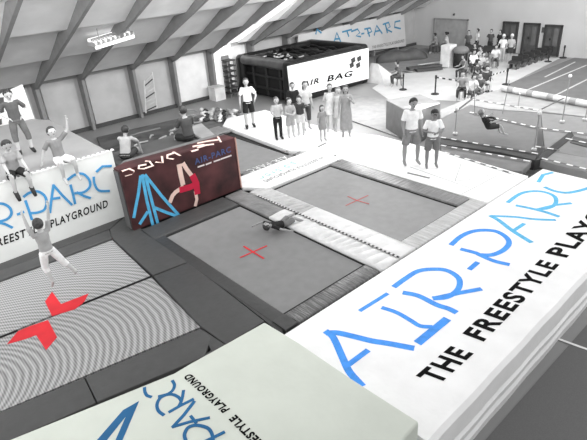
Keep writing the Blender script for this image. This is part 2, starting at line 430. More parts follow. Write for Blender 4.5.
# white platform
DECKW = mat(247, .4, .02, 3, .15, 2)
dk = empty('platform', (11, 9, -.1), 'wide white padded platform on which the visitors stand', 'platform')
prism_obj('platform_top', [(9.82, 4.99, .0), (11.75, 4.99, .0), (11.95, 7.2, .0), (12.0, 9.9, .0), (11.5, 11.2, .0), (11.8, 15.3, .0), (10.2, 15.6, .0), (9.6, 15.0, .0), (9.35, 11.1, .0), (9.82, 10.5, .0)], DECKW, .14, dk, bev=.02)
bm = bmesh.new()
for l in [[(286, 151), (292, 155), (300, 152)], [(294, 158), (301, 162), (310, 157), (304, 153), (297, 155)], [(322, 162), (336, 155), (330, 160), (340, 161)], [(318, 147), (326, 143)], [(408, 173), (429, 178)]]:
    ribbon(bm, [P(x, y, .002) for x, y in l], .07, Z3)
link('scuff_marks', bm, mat(120), dk)
bm = bmesh.new()
for l in [[(462, 194), (487, 181), (500, 174)], [(455, 181), (461, 164)], [(455, 181), (468, 180), (490, 175)], [(410, 167), (470, 188)]]:
    ribbon(bm, [P(x, y, .002) for x, y in l], .02, Z3)
link('fold_lines', bm, mat(190), dk)

# ------------------------------------------------------------------ right big mat with blue lettering
rm = empty('crash_mat', (6.5, 3.6, F), 'long white padded mat on the right with blue AIR-PARC lettering', 'mat')
xs = [3.2, 4.5, 6.0, 7.5, 9.0, 10.5, 11.7, 13.1]
bm = bmesh.new()
prof = lambda x: [(4.93, .0), (4.93, -.1), (4.93, F), (2.30 + .0 * x, F), (2.24, F + .3), (2.33, F + .42), (2.22, F + .5), (2.20, -.55), (2.30, -.48), (2.20, -.42), (2.20, -.06), (2.26, .0)]
rings = []
for i, x in enumerate([3.67 + k * .3 for k in range(30)]):
    off = .10 * max(0, (x - 3.6)) / 5 + .005 * math.sin(x * 5)
    rings.append([bm.verts.new((x, (y + off if y < 4 else y), z)) for y, z in prof(x)])
for a, b in zip(rings, rings[1:]):
    for k in range(len(a)): bm.faces.new((a[k], a[(k + 1) % len(a)], b[(k + 1) % len(a)], b[k]))
bm.faces.new(rings[0]); bm.faces.new(rings[-1][::-1])
o = link('mat_body', bm, WHITE, rm)
R_ = [
 ([(326.8, 332), (333.6, 338), (342.7, 358), (349.5, 372), (361, 385)], [.10] * 1 and .11),
 ([(328, 333), (338, 333), (354, 336.6), (372, 341), (388, 343.5), (412, 348)], .11),
 ([(349.5, 364), (367, 351)], .09), ([(360.5, 310.5), (387, 294)], .07),
 ([(383, 308), (397, 312.7), (411, 320.7), (420, 326), (431, 327)], .08), ([(419, 342), (446, 320)], .13),
 ([(394.8, 286.4), (405, 279), (418.6, 271), (435.7, 269.3), (448, 271), (458.4, 278), (459.5, 286), (455, 292.7), (446, 297.3), (434.5, 298.4)], .10),
 ([(434.5, 298.4), (459.5, 293), (480, 289.3)], .09), ([(404.5, 293), (418.6, 296), (436.8, 305), (448, 308.6), (455, 312)], .10),
 ([(470, 269), (477, 263)], .09),
 ([(451.6, 244.5), (461.8, 236), (475.5, 230.9), (494, 231), (505.6, 236.8), (509, 243.6), (503, 250.5), (492, 255), (480, 255)], .10),
 ([(461.8, 249.5), (475.5, 253), (480, 255.2), (493.6, 261), (508, 264.5)], .09)]
R2_ = [
 ([(490.9, 216), (499, 220.5), (512.5, 230.7), (530.6, 242)], .10), ([(492, 216), (514.7, 217), (535, 219.3), (554.5, 220)], .08),
 ([(514.7, 230), (523.8, 224)], .08),
 ([(508, 202.3), (519.3, 194.3), (530.6, 191.4), (544, 192), (554.5, 196.6), (555.6, 203.4), (548.8, 208), (537.5, 209.5)], .09),
 ([(537.5, 209.5), (555.6, 205), (570.4, 203.4)], .08), ([(517, 205.7), (533, 209), (546.5, 212.5), (558, 216.4)], .09),
 ([(552, 172.7), (543, 175), (538.6, 181.8)], .09), ([(545.4, 187.5), (555.6, 191.4), (569, 192.7), (587, 188.6), (604, 182)], .09)]
strokes('blue_lettering', R_, .1, up(.0), Z3, BLUE, rm)
strokes('pale_blue_lettering', R2_, .1, up(.0), Z3, CYAN, rm)
def rw(s, tl_, tr_, bl_, name='black_lettering'):
    a = P(*bl_, .0); t = P(*tl_, .0); b = a + (P(*tr_, .0) - t)
    words(name, s, a, b, t, Z3, INK, rm, .035)
rw('THE', (415.5, 376), (451, 346), (439, 385))
rw('FREESTYLE', (462, 333.5), (540, 259.5), (484, 342))
rw('PLAYGROUND', (544.5, 253), (633, 172), (567, 258))

# ------------------------------------------------------------------ front banner mat
ZB = .3
fb = empty('banner_mat', (1.5, 3.5, F), 'off-white banner-covered block in the foreground with upside-down dark blue lettering', 'mat')
top = q([(7, 440), (100, 402.5), (174, 372.5), (190, 363), (228, 342), (264.5, 321.5), (300, 343), (350, 377), (419.5, 421.5), (402, 441), (300, 560), (-160, 600), (-100, 484)], ZB)
o = prism_obj('banner_cover', top, OFFW, .1, fb, bottom=F + .02, bev=.035)
strokes('blue_lettering', [
 ([(144.5, 388), (145, 392), (147, 395.5), (151, 397)], .042),
 ([(172.5, 381), (174.5, 385), (173, 390), (168, 394), (159, 396.5)], .042),
 ([(163.5, 415), (158.5, 411), (157, 405), (159.5, 399), (165, 395.5), (172, 394.5), (178, 397), (181, 401), (180, 405)], .042),
 ([(183.5, 391), (182.5, 397), (181, 402), (178.5, 407)], .04), ([(169.5, 412), (180, 406), (193, 399.5)], .04),
 ([(194, 402), (184, 415), (173, 427)], .042), ([(173, 427), (190, 422), (209, 418)], .038), ([(191, 416.5), (196, 423)], .038),
 ([(186, 441), (184.5, 435), (188, 428), (196, 425.5), (206, 427.5), (211, 432), (213, 440), (210, 447)], .042),
 ([(224, 432.5), (213, 438), (200, 444)], .038)], .05, up(ZB), Z3, DBLUE, fb)
bm = bmesh.new(); prism(bm, q([(139, 401), (123, 410), (96, 441), (106, 441), (126, 416)], ZB + .004), .003); prism(bm, q([(139, 401), (126, 416), (115, 441), (122, 441)], ZB + .005), .003)
prism(bm, q([(60, 470), (96, 441), (106, 441), (80, 470)], ZB + .004), .003)
link('peak_logo', bm, DBLUE, fb)
def fw(s, a, b, t):
    words('black_lettering', s, P(*a, ZB), P(*b, ZB), P(*t, ZB), Z3, INK, fb, .045)
fw('PLAYGROUND', (230.5, 409), (190.5, 373.5), (222.5, 413.5))
fw('FREESTYLE', (273, 451), (236, 414.5), (265, 457))

# ------------------------------------------------------------------ left white banner box
YL = 10.86
lb = empty('banner_box', (1.5, 12.5, 0), 'big padded box on the left with a white lettered front, children on top', 'block')
ZT = 1.62
xr = P(126.5, 214.7, 0).x
bm = bmesh.new()
a = [(-2.4, YL), (xr, YL), (xr + .05, 16.2), (-2.4, 16.2)]
vb = [bm.verts.new((x, y, -.01)) for x, y in a]
tp = [(-2.4, YL + .06, ZT), (xr - .05, YL + .08, ZT), (4.05, 14.9, ZT - .12), (3.7, 16.0, ZT - .12), (-2.4, 16.2, ZT)]
bm.free()
bm = bmesh.new(); prism(bm, [(-2.4, YL + .03, ZT - .02), (xr - .03, YL + .03, ZT - .02), (4.02, 15.0, ZT - .02), (3.72, 15.6, ZT - .02), (-2.4, 15.8, ZT - .02)], None, -.02)
o = link('box_body', bm, mat(146, .6, .03, 2), lb)
md = o.modifiers.new('bevel', 'BEVEL'); md.width = .04; md.segments = 2
bm = bmesh.new()
prism(bm, [(-2.4, YL - .0, ZT), (xr, YL, ZT), (xr, YL + .05, ZT), (-2.4, YL + .05, ZT)], None, .0)
o = link('front_banner', bm, mat((228, 230, 228), .6, .02, 2), lb)
bm = bmesh.new()
for k in range(60): box(bm, (-2.3 + k * .107, YL + .03, ZT + .005), (.05, .09, .025))
link('lacing', bm, mat(230), lb)
LS = lambda x, y: PY(x, y, YL - .004)
NY = (0, -1, 0)
strokes('blue_lettering', [
 [(-12, 207), (0, 203.4), (9, 207), (11.4, 213.6), (6.8, 219.3), (-4, 222)], [(-4, 222), (5, 224), (12, 227.5)], [(17.7, 214.3), (23.4, 212)],
 [(23.9, 196.6), (29.5, 192.7), (37.5, 191.4), (44.3, 195.5), (46.6, 202.3), (44.3, 209.5), (37.5, 212.5), (29.5, 213.2)], [(25.5, 201), (28.4, 209), (31.8, 219.3)],
 [(50, 212.5), (51, 202.3), (53.4, 185.2)], [(53.4, 185.2), (62.5, 195.5), (71.6, 204.5)], [(51, 199), (59.5, 197.7)],
 [(68, 179.5), (75, 174.5), (83, 173.9), (89, 179.5), (89.8, 186.4), (84, 192), (75, 193.2)], [(70.5, 185.2), (72.7, 193.2), (75, 203.4)], [(77, 192.5), (84, 196), (90, 198)],
 [(96.6, 171.6), (102.3, 166.4), (111, 165.9)], [(93.6, 177.3), (94.5, 184), (98.9, 190.5), (109, 190.9)]], .052, LS, NY, LBLUE, lb)
def lw(s, a, b, t): words('black_lettering', s, PY(*a, YL - .002), PY(*b, YL - .002), PY(*t, YL - .002), NY, INK, lb, .02)
lw('PLAYGROUND', (51, 228), (108, 207), (50, 220))
lw('FREESTYLE', (-8, 249), (43, 231), (-9, 240.5))

# ------------------------------------------------------------------ red printed block
YR = 10.02
rb = empty('printed_block', (5.2, 11, 0), 'dark red printed block with cyan peak logo and an upside-down gymnast', 'block')
REDBR = mat((70, 37, 39), .6, .35, 1.6)
bm = bmesh.new()
base = [P(133.5, 229, 0), P(243, 189.5, 0)]
fx0, fx1 = base[0].x, base[1].x
prism(bm, [(fx0 - .02, YR + .05, 1.36), (fx1, YR + .05, 1.30), (fx1 + .0, 10.8, 1.3), (4.15, 10.8, 1.36), (fx0 - .02, YR + .3, 1.36)], None, 0)
o = link('block_body', bm, mat(104, .6), rb)
md = o.modifiers.new('bevel', 'BEVEL'); md.width = .05; md.segments = 2
bm = bmesh.new(); prism(bm, [(fx0 - .03, YR, 1.42), (fx1 + .02, YR, 1.34), (fx1 + .02, YR + .055, 1.34), (fx0 - .03, YR + .055, 1.42)], None, .0)
o = link('front_print', bm, REDBR, rb)
bm = bmesh.new(); prism(bm, [(fx0 - .03, YR + .05, 1.425), (fx1 + .02, YR + .05, 1.345), (fx1 + .02, YR + .42, 1.345), (fx0 + .3, YR + .42, 1.425), (fx0 - .03, YR + .3, 1.425)], .05)
link('top_print', bm, REDBR, rb)
bm = bmesh.new(); tube(bm, [(fx1 + .03, YR - .01, 1.34), (fx1 + .03, YR - .01, .02)], .018); link('edge_piping', bm, mat((190, 150, 140)), rb)
bm = bmesh.new(); box(bm, (fx0 - .035, YR + .18, .7), (.03, .24, 1.36)); link('side_panel', bm, mat(84), rb)
RS = lambda x, y: PY(x, y, YR - .004)
def c6(l, s=4.193, ox=110, oy=130): return [(ox + x / s, oy + y / s) for x, y in l]
strokes('peak_logo', [c6([(128, 195), (120, 260), (100, 365)]), c6([(135, 190), (155, 300), (183, 412)]), c6([(148, 190), (165, 260), (203, 402)]), c6([(148, 190), (215, 275), (296, 366)]), c6([(185, 325), (235, 345), (296, 366)]), c6([(126, 392), (156, 345)])], .07, RS, NY, CYAN, rb, False)
PALE = mat((226, 196, 186)); 
strokes('gymnast_skin', [(c6([(290, 150), (296, 185), (305, 225)]), .12), (c6([(308, 142), (322, 165), (345, 195)]), .1), (c6([(285, 150), (312, 143)]), .06), (c6([(305, 240), (275, 260), (262, 275), (252, 300)]), .1), (c6([(358, 260), (364, 290), (358, 316)]), .08)], .1, RS, NY, PALE, rb, False)
strokes('gymnast_leotard', [(c6([(348, 195), (362, 225), (366, 262)]), .16), (c6([(365, 225), (335, 240), (298, 250)]), .15)], .1, lambda x, y: PY(x, y, YR - .007), NY, mat((190, 24, 60)), rb, False)
def c3(l): return [(110 + x / 8.386, 130 + y / 8.386) for x, y in l]
def c4(l): return [(180 + x / 8.386, 130 + y / 8.386) for x, y in l]
RT = lambda x, y: PY(x, y, YR - .004) 
TB = lambda x, y: P(x, y, 1.40)
strokes('top_lettering', [c3([(105, 345), (160, 325), (205, 345), (190, 370), (130, 385)]), c3([(300, 290), (245, 300), (240, 325), (290, 325)]), c3([(300, 262), (330, 262), (360, 300), (300, 320)]), c3([(385, 270), (442, 275), (435, 222)]), c3([(545, 190), (482, 212), (480, 238), (530, 245)]), c3([(530, 185), (587, 215)]),
 c4([(100, 180), (150, 165)]), c4([(110, 140), (200, 125)]), c4([(150, 150), (220, 128), (280, 120)]), c4([(150, 112), (230, 95), (330, 82)]), c4([(318, 58), (342, 102)])], .045, lambda x, y: P(x, y, 1.385 + .045) if False else PY(x, y, YR - .004) if PY(x, y, YR).z < 1.3 else P(x, y, 1.43), (0, -.5, 1), mat((226, 200, 190)), rb, False)
words('blue_lettering', 'AIR-PARC', PY(195, 165, YR - .004), PY(231, 152, YR - .004), PY(194, 159, YR - .004), NY, mat((70, 84, 130)), rb, .02)
strokes('white_underline', [[(198, 167), (204, 165)], [(206, 164.5), (211, 162.5)], [(214, 161.5), (220, 159.5)], [(221, 159), (231, 155.5)]], .035, RS, NY, mat((215, 205, 205)), rb, False)

# dark crash mats lying behind the blocks, cluttered
def slab(name, label, cat, pts, z, th, m, bev=.05, group=None):
    o = prism_obj(name, [P(x, y, z) for x, y in pts], m, th, None, None, bev); tag(o, label, cat, group); return o
slab('crash_mat', 'dark grey low mat behind the blocks, strewn with bits', 'mat', [(96, 137), (188, 116), (262, 125), (250, 136), (217, 131), (196, 150), (150, 172), (112, 172)], F + .1, .1, mat(96, .8, .25, 1.3, .6, 3))
bm = bmesh.new(); prism(bm, [(4.08, 10.86, 1.2), (6.3, 10.86, 1.2), (6.3, 12.0, 1.2), (4.08, 12.0, 1.2)], None, F)
o = tag(link('foam_block', bm, mat(74, .6)), 'dark foam block behind the red printed block on which two people sit', 'block'); o.modifiers.new('bevel', 'BEVEL').width = .05
bm = bmesh.new(); prism(bm, [(6.34, 10.86, 1.22), (6.74, 10.86, 1.22), (7.15, 12.2, 1.22), (6.5, 12.2, 1.22)], None, -.16)
o = tag(link('foam_block', bm, mat(140, .6)), 'pale grey foam block at the right rear corner of the red printed block', 'block'); o.modifiers.new('bevel', 'BEVEL').width = .03

# white poster sheet on the left
ps = empty('poster_board', PY(20, 130, 16.4), 'white board with dark square panes at the far left behind the box', 'board')
pp = [PY(-30, 108, 16.4), PY(22.5, 84.5, 16.4), PY(35.5, 121, 16.4), PY(-20, 145, 16.4)]
bm = bmesh.new(); vs = [bm.verts.new(p) for p in pp]; ws = [bm.verts.new(p + Vector((0, .08, 0))) for p in pp]
bm.faces.new(vs); bm.faces.new(ws[::-1])
for i in range(4): bm.faces.new((vs[i], ws[i], ws[(i + 1) % 4], vs[(i + 1) % 4]))
link('board_panel', bm, mat(226), ps)
for l in [[(-6, 98), (3.5, 97), (4, 104.5), (-6, 106)], [(-6, 108), (3.6, 106), (4.2, 112), (-6, 115)], [(-6, 121), (1.5, 118.5), (2, 124), (-6, 127)]]:
    bm = bmesh.new(); prism_pts = [PY(x, y, 16.39) for x, y in l]
    vs = [bm.verts.new(p) for p in prism_pts]; bm.faces.new(vs); ws = [bm.verts.new(p + Vector((0, -.02, 0))) for p in prism_pts]; bm.faces.new(ws)
    for i in range(4): bm.faces.new((vs[i], ws[i], ws[(i + 1) % 4], vs[(i + 1) % 4]))
    link('dark_pane', bm, mat(70), ps)
# its leg down to the floor
bm = bmesh.new()
for x_ in (3.0, 1.0): tube(bm, [(x_, 16.5, F), (x_, 16.5, 1.7)], .04)
link('board_leg', bm, mat(90), ps)

# ceiling lamp
ly = 18.2
L0, L1 = PY(92, 45, ly), PY(130, 33.5, ly)
lp = empty('ceiling_lamp', (L0 + L1) / 2, 'white slatted fluorescent lamp hanging under the sloping ceiling', 'lamp')
d = (L1 - L0); ang = math.atan2(d.z, d.x)
bm = bmesh.new(); mid = (L0 + L1) / 2
tube(bm, [L0 + Vector((0, 0, .16)), L1 + Vector((0, 0, .16))], .04)
for k in range(2): tube(bm, [L0.lerp(L1, .2 + .6 * k) + Vector((0, 0, .1)), L0.lerp(L1, .2 + .6 * k) + Vector((0, 0, 3.56 - mid.z + .1))], .012)
link('lamp_housing', bm, mat(150), lp)
for k in range(3):
    bm = bmesh.new(); o3 = Vector((0, -.26 + k * .26, .02 - .1 * (1 - k))); tube(bm, [L0 + o3, L1 + o3], .06); link('lamp_tube', bm, mat(245, .4, .01, 1, emit=1.0), lp)
bm = bmesh.new()
for k in range(9):
    c = L0.lerp(L1, k / 8); box(bm, c + Vector((0, 0, .02)), (.03, .62, .12))
link('lamp_louvre', bm, mat(190), lp)

# ladder / scaffold against the left wall
lad = empty('step_ladder', (10.9, 22.6, F), 'grey step ladder standing against the left wall between two posts', 'ladder')
b0 = P(143, 114, F); 
yl = 22.3
def LP(x, y): return PY(x, y, yl)
for l in [[(146, 113), (144, 80)], [(157, 108), (152, 72)]]:
    bm = bmesh.new(); tube(bm, [LP(*l[0]), LP(*l[1])], .035); link('rail', bm, mat(205), lad)
for k in range(8):
    t = (k + .5) / 8
    bm = bmesh.new(); tube(bm, [LP(146 - 2 * t, 113 - 33 * t), LP(157 - 5 * t, 108 - 36 * t)], .03); link('rung', bm, mat(190 if k % 3 else 70), lad)

# chair stack + white bin near airbag
def box_obj(name, label, cat, c, s, m, rz=0, bev=.02, group=None):
    bm = bmesh.new(); box(bm, (0, 0, 0), s); o = link(name, bm, m); o.location = c; o.rotation_euler.z = rz
    md = o.modifiers.new('bevel', 'BEVEL'); md.width = bev; md.segments = 2
    return tag(o, label, cat, group)
pb = P(218, 99.5, F)
wb = empty('storage_box', (pb.x, pb.y, F), 'small white box on the floor left of the black inflatable', 'box')
bm = bmesh.new(); box(bm, (pb.x, pb.y, F + .32), (.62, .6, .64)); link('box_body', bm, mat(225), wb)
bm = bmesh.new(); box(bm, (pb.x, pb.y, F + .665), (.68, .66, .05)); link('lid', bm, mat(205), wb)
sx, sy = 15.2, 22.4
for k in range(7):
    st = empty('stacking_chair', (sx, sy, F + .0 + k * .27), 'dark chair in the tall stack between the inflatable and the wall', 'chair', 'stacked chairs by the inflatable')
    bm = bmesh.new(); box(bm, (sx, sy, F + .22 + k * .27), (.5, .5, .06)); link('seat', bm, mat(70), st)
    bm = bmesh.new(); box(bm, (sx, sy + .25, F + .32 + k * .27), (.46, .05, .22)); link('backrest', bm, mat(130), st)
    for a_ in (-.2, .2):
        for b_ in (-.2, .2):
            bm = bmesh.new(); box(bm, (sx + a_, sy + b_, F + .1 + k * .27), (.04, .04, .19)); link('leg', bm, mat(150), st)

# ------------------------------------------------------------------ airbag inflatable
ab = empty('inflatable_airbag', (18.4, 20.2, F), 'big black inflatable frame with a white AIR BAG banner on its side', 'inflatable')
AX0, AX1, AY0, AY1 = 15.75, 21.3, 18.25, 22.6
ATOP = .78
NAVY = mat(30, .38, .1, 3, .5, 3)
def puff(name, c, s, r, m=NAVY, par=ab):
    bm = bmesh.new(); box(bm, c, s); o = link(name, bm, m, par, True)
    md = o.modifiers.new('bevel', 'BEVEL'); md.width = r; md.segments = 5
    return o
zc, zh = (F + ATOP) / 2, ATOP - F
puff('front_wall', ((AX0 + AX1) / 2, AY0 + .3, zc), (AX1 - AX0, .6, zh), .18)
puff('rear_wall', ((AX0 + AX1) / 2, AY1 - .3, zc), (AX1 - AX0, .5, zh + .05), .18)
puff('far_wall', (AX1 - .3, (AY0 + AY1) / 2, zc), (.6, AY1 - AY0, zh + .05), .18)
puff('corner_post', (AX0 + .3, AY0 + .32, zc), (.66, .7, zh + .03), .2)
puff('corner_post', (AX0 + .3, AY1 - .3, zc), (.66, .6, zh + .03), .2)
puff('top_beam', (AX0 + .3, (AY0 + AY1) / 2, ATOP - .22), (.62, AY1 - AY0 - .4, .44), .2, mat(92, .3, .1, 3, .5, 3))  # grey instead of black: the beam's gloss highlight is put into its base colour
puff('side_panel', (AX0 + .42, (AY0 + AY1) / 2, zc - .1), (.2, AY1 - AY0 - .8, zh - .3), .08, mat(26, .6))
for k in range(3): puff('panel_rib', (AX0 + .3, AY0 + 1.1 + k * 1.05, zc - .15), (.16, .14, zh - .6), .06, mat(46, .5))
for k in range(2): puff('panel_rail', (AX0 + .28, (AY0 + AY1) / 2, F + .5 + k * .6), (.14, AY1 - AY0 - .9, .12), .05, mat(46, .5))
puff('landing_bag', ((AX0 + AX1) / 2 + .1, (AY0 + AY1) / 2, ATOP - .55), (AX1 - AX0 - 1.1, AY1 - AY0 - 1.0, .5), .15, mat(70, .5))
for k in range(9):
    bm = bmesh.new(); x = AX0 + .9 + k * .45
    pts = [(x + .02 * math.sin(j * 2), AY0 + .65 + j * .32, ATOP - .2 + .06 * math.sin(j * 1.7 + k)) for j in range(11)]
    tube(bm, pts, [.09 + .04 * math.sin(j * 2.3 + k) for j in range(11)], 8); link('ridge_tube', bm, mat(24 if k % 3 else 60, .35), ab, True)
bm = bmesh.new()
for k in range(16): tube(bm, [(AX0 + .8 + random.random() * 3.6, AY0 + .8 + random.random() * 2.6, ATOP - .08), (AX0 + .9 + random.random() * 3.6, AY0 + .9 + random.random() * 2.6, ATOP - .1)], .02, 5) if False else box(bm, (AX0 + .8 + (k % 4) * .3 + random.random() * .3, AY0 + 1 + random.random() * 2.4, ATOP - .09), (.22, .1, .03), random.random())
link('white_strap', bm, mat(200), ab)
yb_ = AY0 - .06
bn = [PY(287.5, 66.5, yb_), PY(368.5, 48, yb_), PY(369, 78.5, yb_), PY(291, 98, yb_)]
bm = bmesh.new(); vs = [bm.verts.new(p) for p in bn]; ws = [bm.verts.new(p + Vector((0, .05, 0))) for p in bn]
bm.faces.new(vs); bm.faces.new(ws[::-1])
for i in range(4): bm.faces.new((vs[i], ws[i], ws[(i + 1) % 4], vs[(i + 1) % 4]))
link('white_banner', bm, mat(240), ab)
def aw(name, s, a, b, t, m, bold=.03): words(name, s, PY(*a, yb_ - .002), PY(*b, yb_ - .002), PY(*t, yb_ - .002), NY, m, ab, bold)
aw('black_lettering', 'AIR', (302, 87.5), (319, 83), (303.5, 81.5), INK)
aw('black_lettering', 'BAG', (327, 82), (351.5, 76.5), (328.5, 75.5), INK)
for a_, b_ in [((352, 61), 0), ((358, 59.5), 0), ((350.5, 66), 0), ((357, 66), 0)]:
    bm = bmesh.new(); c = PY(a_[0] + 1.2, a_[1] - .8, yb_ - .01); 
    mt = Matrix.Translation(c) @ Matrix.Rotation(-.25, 4, 'Y') @ Matrix.Diagonal((.3, .01, .24, 1)); bmesh.ops.create_cube(bm, size=1, matrix=mt)
    link('logo_square', bm, mat(60), ab)

# wall banner far behind
wbn = empty('wall_banner', (26, 22.6, -.5), 'long pale banner with blue lettering hung along the far left wall', 'banner')
yw = 22.55
bp = [PY(298, 35, yw), PY(404, 12.5, yw), PY(406, 46, yw), PY(298, 60, yw)]
bm = bmesh.new(); vs = [bm.verts.new(p) for p in bp]; ws = [bm.verts.new(p + Vector((0, .04, 0))) for p in bp]
bm.faces.new(vs); bm.faces.new(ws[::-1])
for i in range(4): bm.faces.new((vs[i], ws[i], ws[(i + 1) % 4], vs[(i + 1) % 4]))
link('banner_sheet', bm, mat(196, .7, .03, 1), wbn)
WS = lambda x, y: PY(x, y, yw - .01)
def wc(l): return [(280 + x / 4.193, 10 + y / 4.193) for x, y in l]
strokes('blue_lettering', [wc([(225, 138), (238, 95), (255, 135)]), wc([(230, 122), (250, 120)]), wc([(262, 92), (300, 82)]), wc([(280, 88), (288, 110)]), wc([(300, 90), (325, 80), (335, 95), (318, 108), (338, 112)]), wc([(342, 100), (352, 98)]),
 wc([(355, 80), (378, 75), (385, 90), (368, 98)]), wc([(366, 80), (375, 110)]), wc([(395, 105), (405, 65), (428, 98)]), wc([(400, 90), (418, 86)]), wc([(432, 60), (455, 52), (462, 70), (445, 80), (468, 92)]), wc([(442, 60), (450, 95)]), wc([(503, 45), (482, 50), (480, 72), (505, 78)]),
 wc([(150, 100), (155, 80), (172, 96)])], .10, WS, NY, mat((66, 130, 165)), wbn, False)
words('black_lettering', 'THE FREESTYLE PLAYGROUND', PY(372, 49, yw - .01), PY(404, 42, yw - .01), PY(372, 46, yw - .01), NY, mat(70), wbn, 0)

# dark deflated mats under wall banner
def lumpy(name, label, pts, z, hgt, m, cat='mat', amp=.08):
    n = 14; bm = bmesh.new(); P3 = [P(x, y, z) for x, y in pts]     # quad: near-left, near-right, far-right, far-left
    g = []
    for i in range(n + 1):
        row = []
        for j in range(7):
            u, v = i / n, j / 6
            p = (P3[0].lerp(P3[1], u)).lerp(P3[3].lerp(P3[2], u), v)
            e = min(1, 5 * min(u, 1 - u)) * min(1, 4 * min(v, 1 - v))
            p.z = z + hgt * (e ** .5) * (1 + amp * 4 * math.sin(u * 17 + v * 3) * .5) if e > 0 else z
            row.append(bm.verts.new(p))
        g.append(row)
    for i in range(n):
        for j in range(6): bm.faces.new((g[i][j], g[i + 1][j], g[i + 1][j + 1], g[i][j + 1]))
    edge = [g[i][0] for i in range(n + 1)] + [g[n][j] for j in range(1, 7)] + [g[i][6] for i in range(n - 1, -1, -1)] + [g[0][j] for j in range(5, 0, -1)]
    bm.faces.new(edge[::-1])
    o = link(name, bm, m, None, True); return tag(o, label, cat)
lumpy('deflated_mat', 'dark grey slumped mattress below the far wall banner', [(376, 64), (428, 59), (427, 54), (376, 58)], F, .5, mat(92, .7, .1, 2))
lumpy('deflated_mat', 'small dark slumped mattress left of the plain grey door', [(428, 53), (441, 52), (440, 49.5), (429, 50)], F, .5, mat(100, .7, .1, 2))
# striped flat panels and white wedge
for i, (a_, b_, tone) in enumerate([((408, 70.5), (440, 66.5), 80), ((420, 68), (446, 64), 215), ((416, 72), (441, 69.5), 70)]):
    p, r = P(*a_, F), P(*b_, F); d = (r - p); L = d.length
    bm = bmesh.new(); box(bm, (0, 0, .08), (L, .5, .12)); o = link('folded_mat', bm, mat(tone)); o.location = (p + r) / 2 + Vector((0, 0, .02 + .0 * i)); o.rotation_euler.z = math.atan2(d.y, d.x)
    tag(o, ['dark flat mat lying on the carpet, nearest the inflatable', 'white flat mat lying between two dark ones', 'dark flat mat in front of the white one'][i], 'mat')
wd = P(383, 82, F)
bm = bmesh.new(); v = [bm.verts.new(p) for p in [(wd.x - .5, wd.y - .5, F), (wd.x + .8, wd.y - .5, F), (wd.x + .8, wd.y + .8, F), (wd.x - .5, wd.y + .8, F), (wd.x - .3, wd.y + .1, F + 1.0), (wd.x - .3, wd.y + .6, F + 1.0)]]
for f_ in [(0, 1, 4), (1, 2, 5, 4), (2, 3, 5), (3, 0, 4, 5), (3, 2, 1, 0)]: bm.faces.new([v[i] for i in f_])
tag(link('foam_wedge', bm, mat(205, .6)), 'pale foam wedge just right of the black inflatable', 'wedge')

# ------------------------------------------------------------------ padded block behind the two men
slab('padded_block', 'grey padded block with white top behind the two standing men', 'block', [(386, 99.5), (420, 94), (441, 102), (413, 114)], .0, 1.18, mat(134, .6), .04)
slab('top_sheet', 'white sheet on top of the grey padded block', 'sheet', [(420, 109.5), (440, 103), (421, 104), (404, 107)], .035, .03, mat(240), .01)
slab('floor_mat', 'long grey mat on the floor behind the white platform', 'mat', [(350, 93), (384, 99), (386, 118), (402, 132), (400, 137), (345, 118)], F + .06, .06, mat(146, .7), .01)

# ------------------------------------------------------------------ bungee area
bg = empty('bungee_trampoline', (14.5, 7.5, -.1), 'large dark grey bungee trampoline with dashed white belts, child hanging over it', 'trampoline')
DG = mat(112, .7, .03, 4)
prism_obj('jumping_mat', q([(441, 119), (455, 112), (470, 105.5), (489, 110), (538, 113), (537, 153), (500, 146), (441, 137.5)], -.03), DG, .1, bg)
prism_obj('dark_edge_pad', q([(441, 138.5), (500, 147), (538, 154), (535, 160), (500, 152), (441, 144)], -.02), mat(70), .3, bg, bev=.02)
prism_obj('grey_edge_pad', q([(441, 146), (500, 154.5), (532, 160.5), (522, 171), (505, 170), (441, 151)], -.03), mat(118), .2, bg, bev=.02)
prism_obj('pale_edge_pad', q([(441, 118), (470, 104.5), (489, 108.5), (538, 112), (540, 108), (490, 103), (468, 98), (440, 110)], .0), mat(156), .3, bg, bev=.02)
def dashes(name, lines, par, z, w=.055, L=.16):
    for l in lines: striped('belt', P(*l[0], z), P(*l[1], z), w, L, mat(236), mat(104), par)
dashes('belt_dashes', [((441, 137), (538, 153.5)), ((441, 145), (530, 161)), ((470, 112), (540, 128)), ((472, 99), (538, 110)), ((445, 152), (515, 174))], bg, .02)
bh = empty('bungee_trampoline', (16, 6, -.1), 'paler bungee trampoline at the right edge of the photo behind the dark one', 'trampoline')
prism_obj('jumping_mat', q([(541, 113), (590, 118), (620, 125), (620, 165), (590, 158), (545, 150)], -.03), mat(128, .7, .04, 3), .1, bh)
prism_obj('dark_edge_pad', q([(535, 160), (540, 154), (564, 136), (571, 130), (574, 135), (566, 142), (546, 158)], .0), mat(62), .3, bh, bev=.02)
prism_obj('dark_rear_pad', q([(574, 136), (600, 142), (600, 150), (570, 142)], .0), mat(84), .3, bh, bev=.02)
prism_obj('grey_edge_pad', q([(540, 160), (566, 143), (600, 152), (600, 175), (560, 166)], -.035), mat(140), .2, bh)
dashes('belt_dashes', [((541, 128), (590, 134)), ((535, 146), (560, 150)), ((566, 138), (600, 146)), ((542, 158), (600, 172))], bh, .02)
slab('floor_mat', 'pale grey mat strip between the bungee trampolines and the padded roll', 'mat', [(472, 97), (503, 88), (600, 107), (600, 118), (541, 111), (498, 106)], -.02, .12, mat(150, .7), .02)
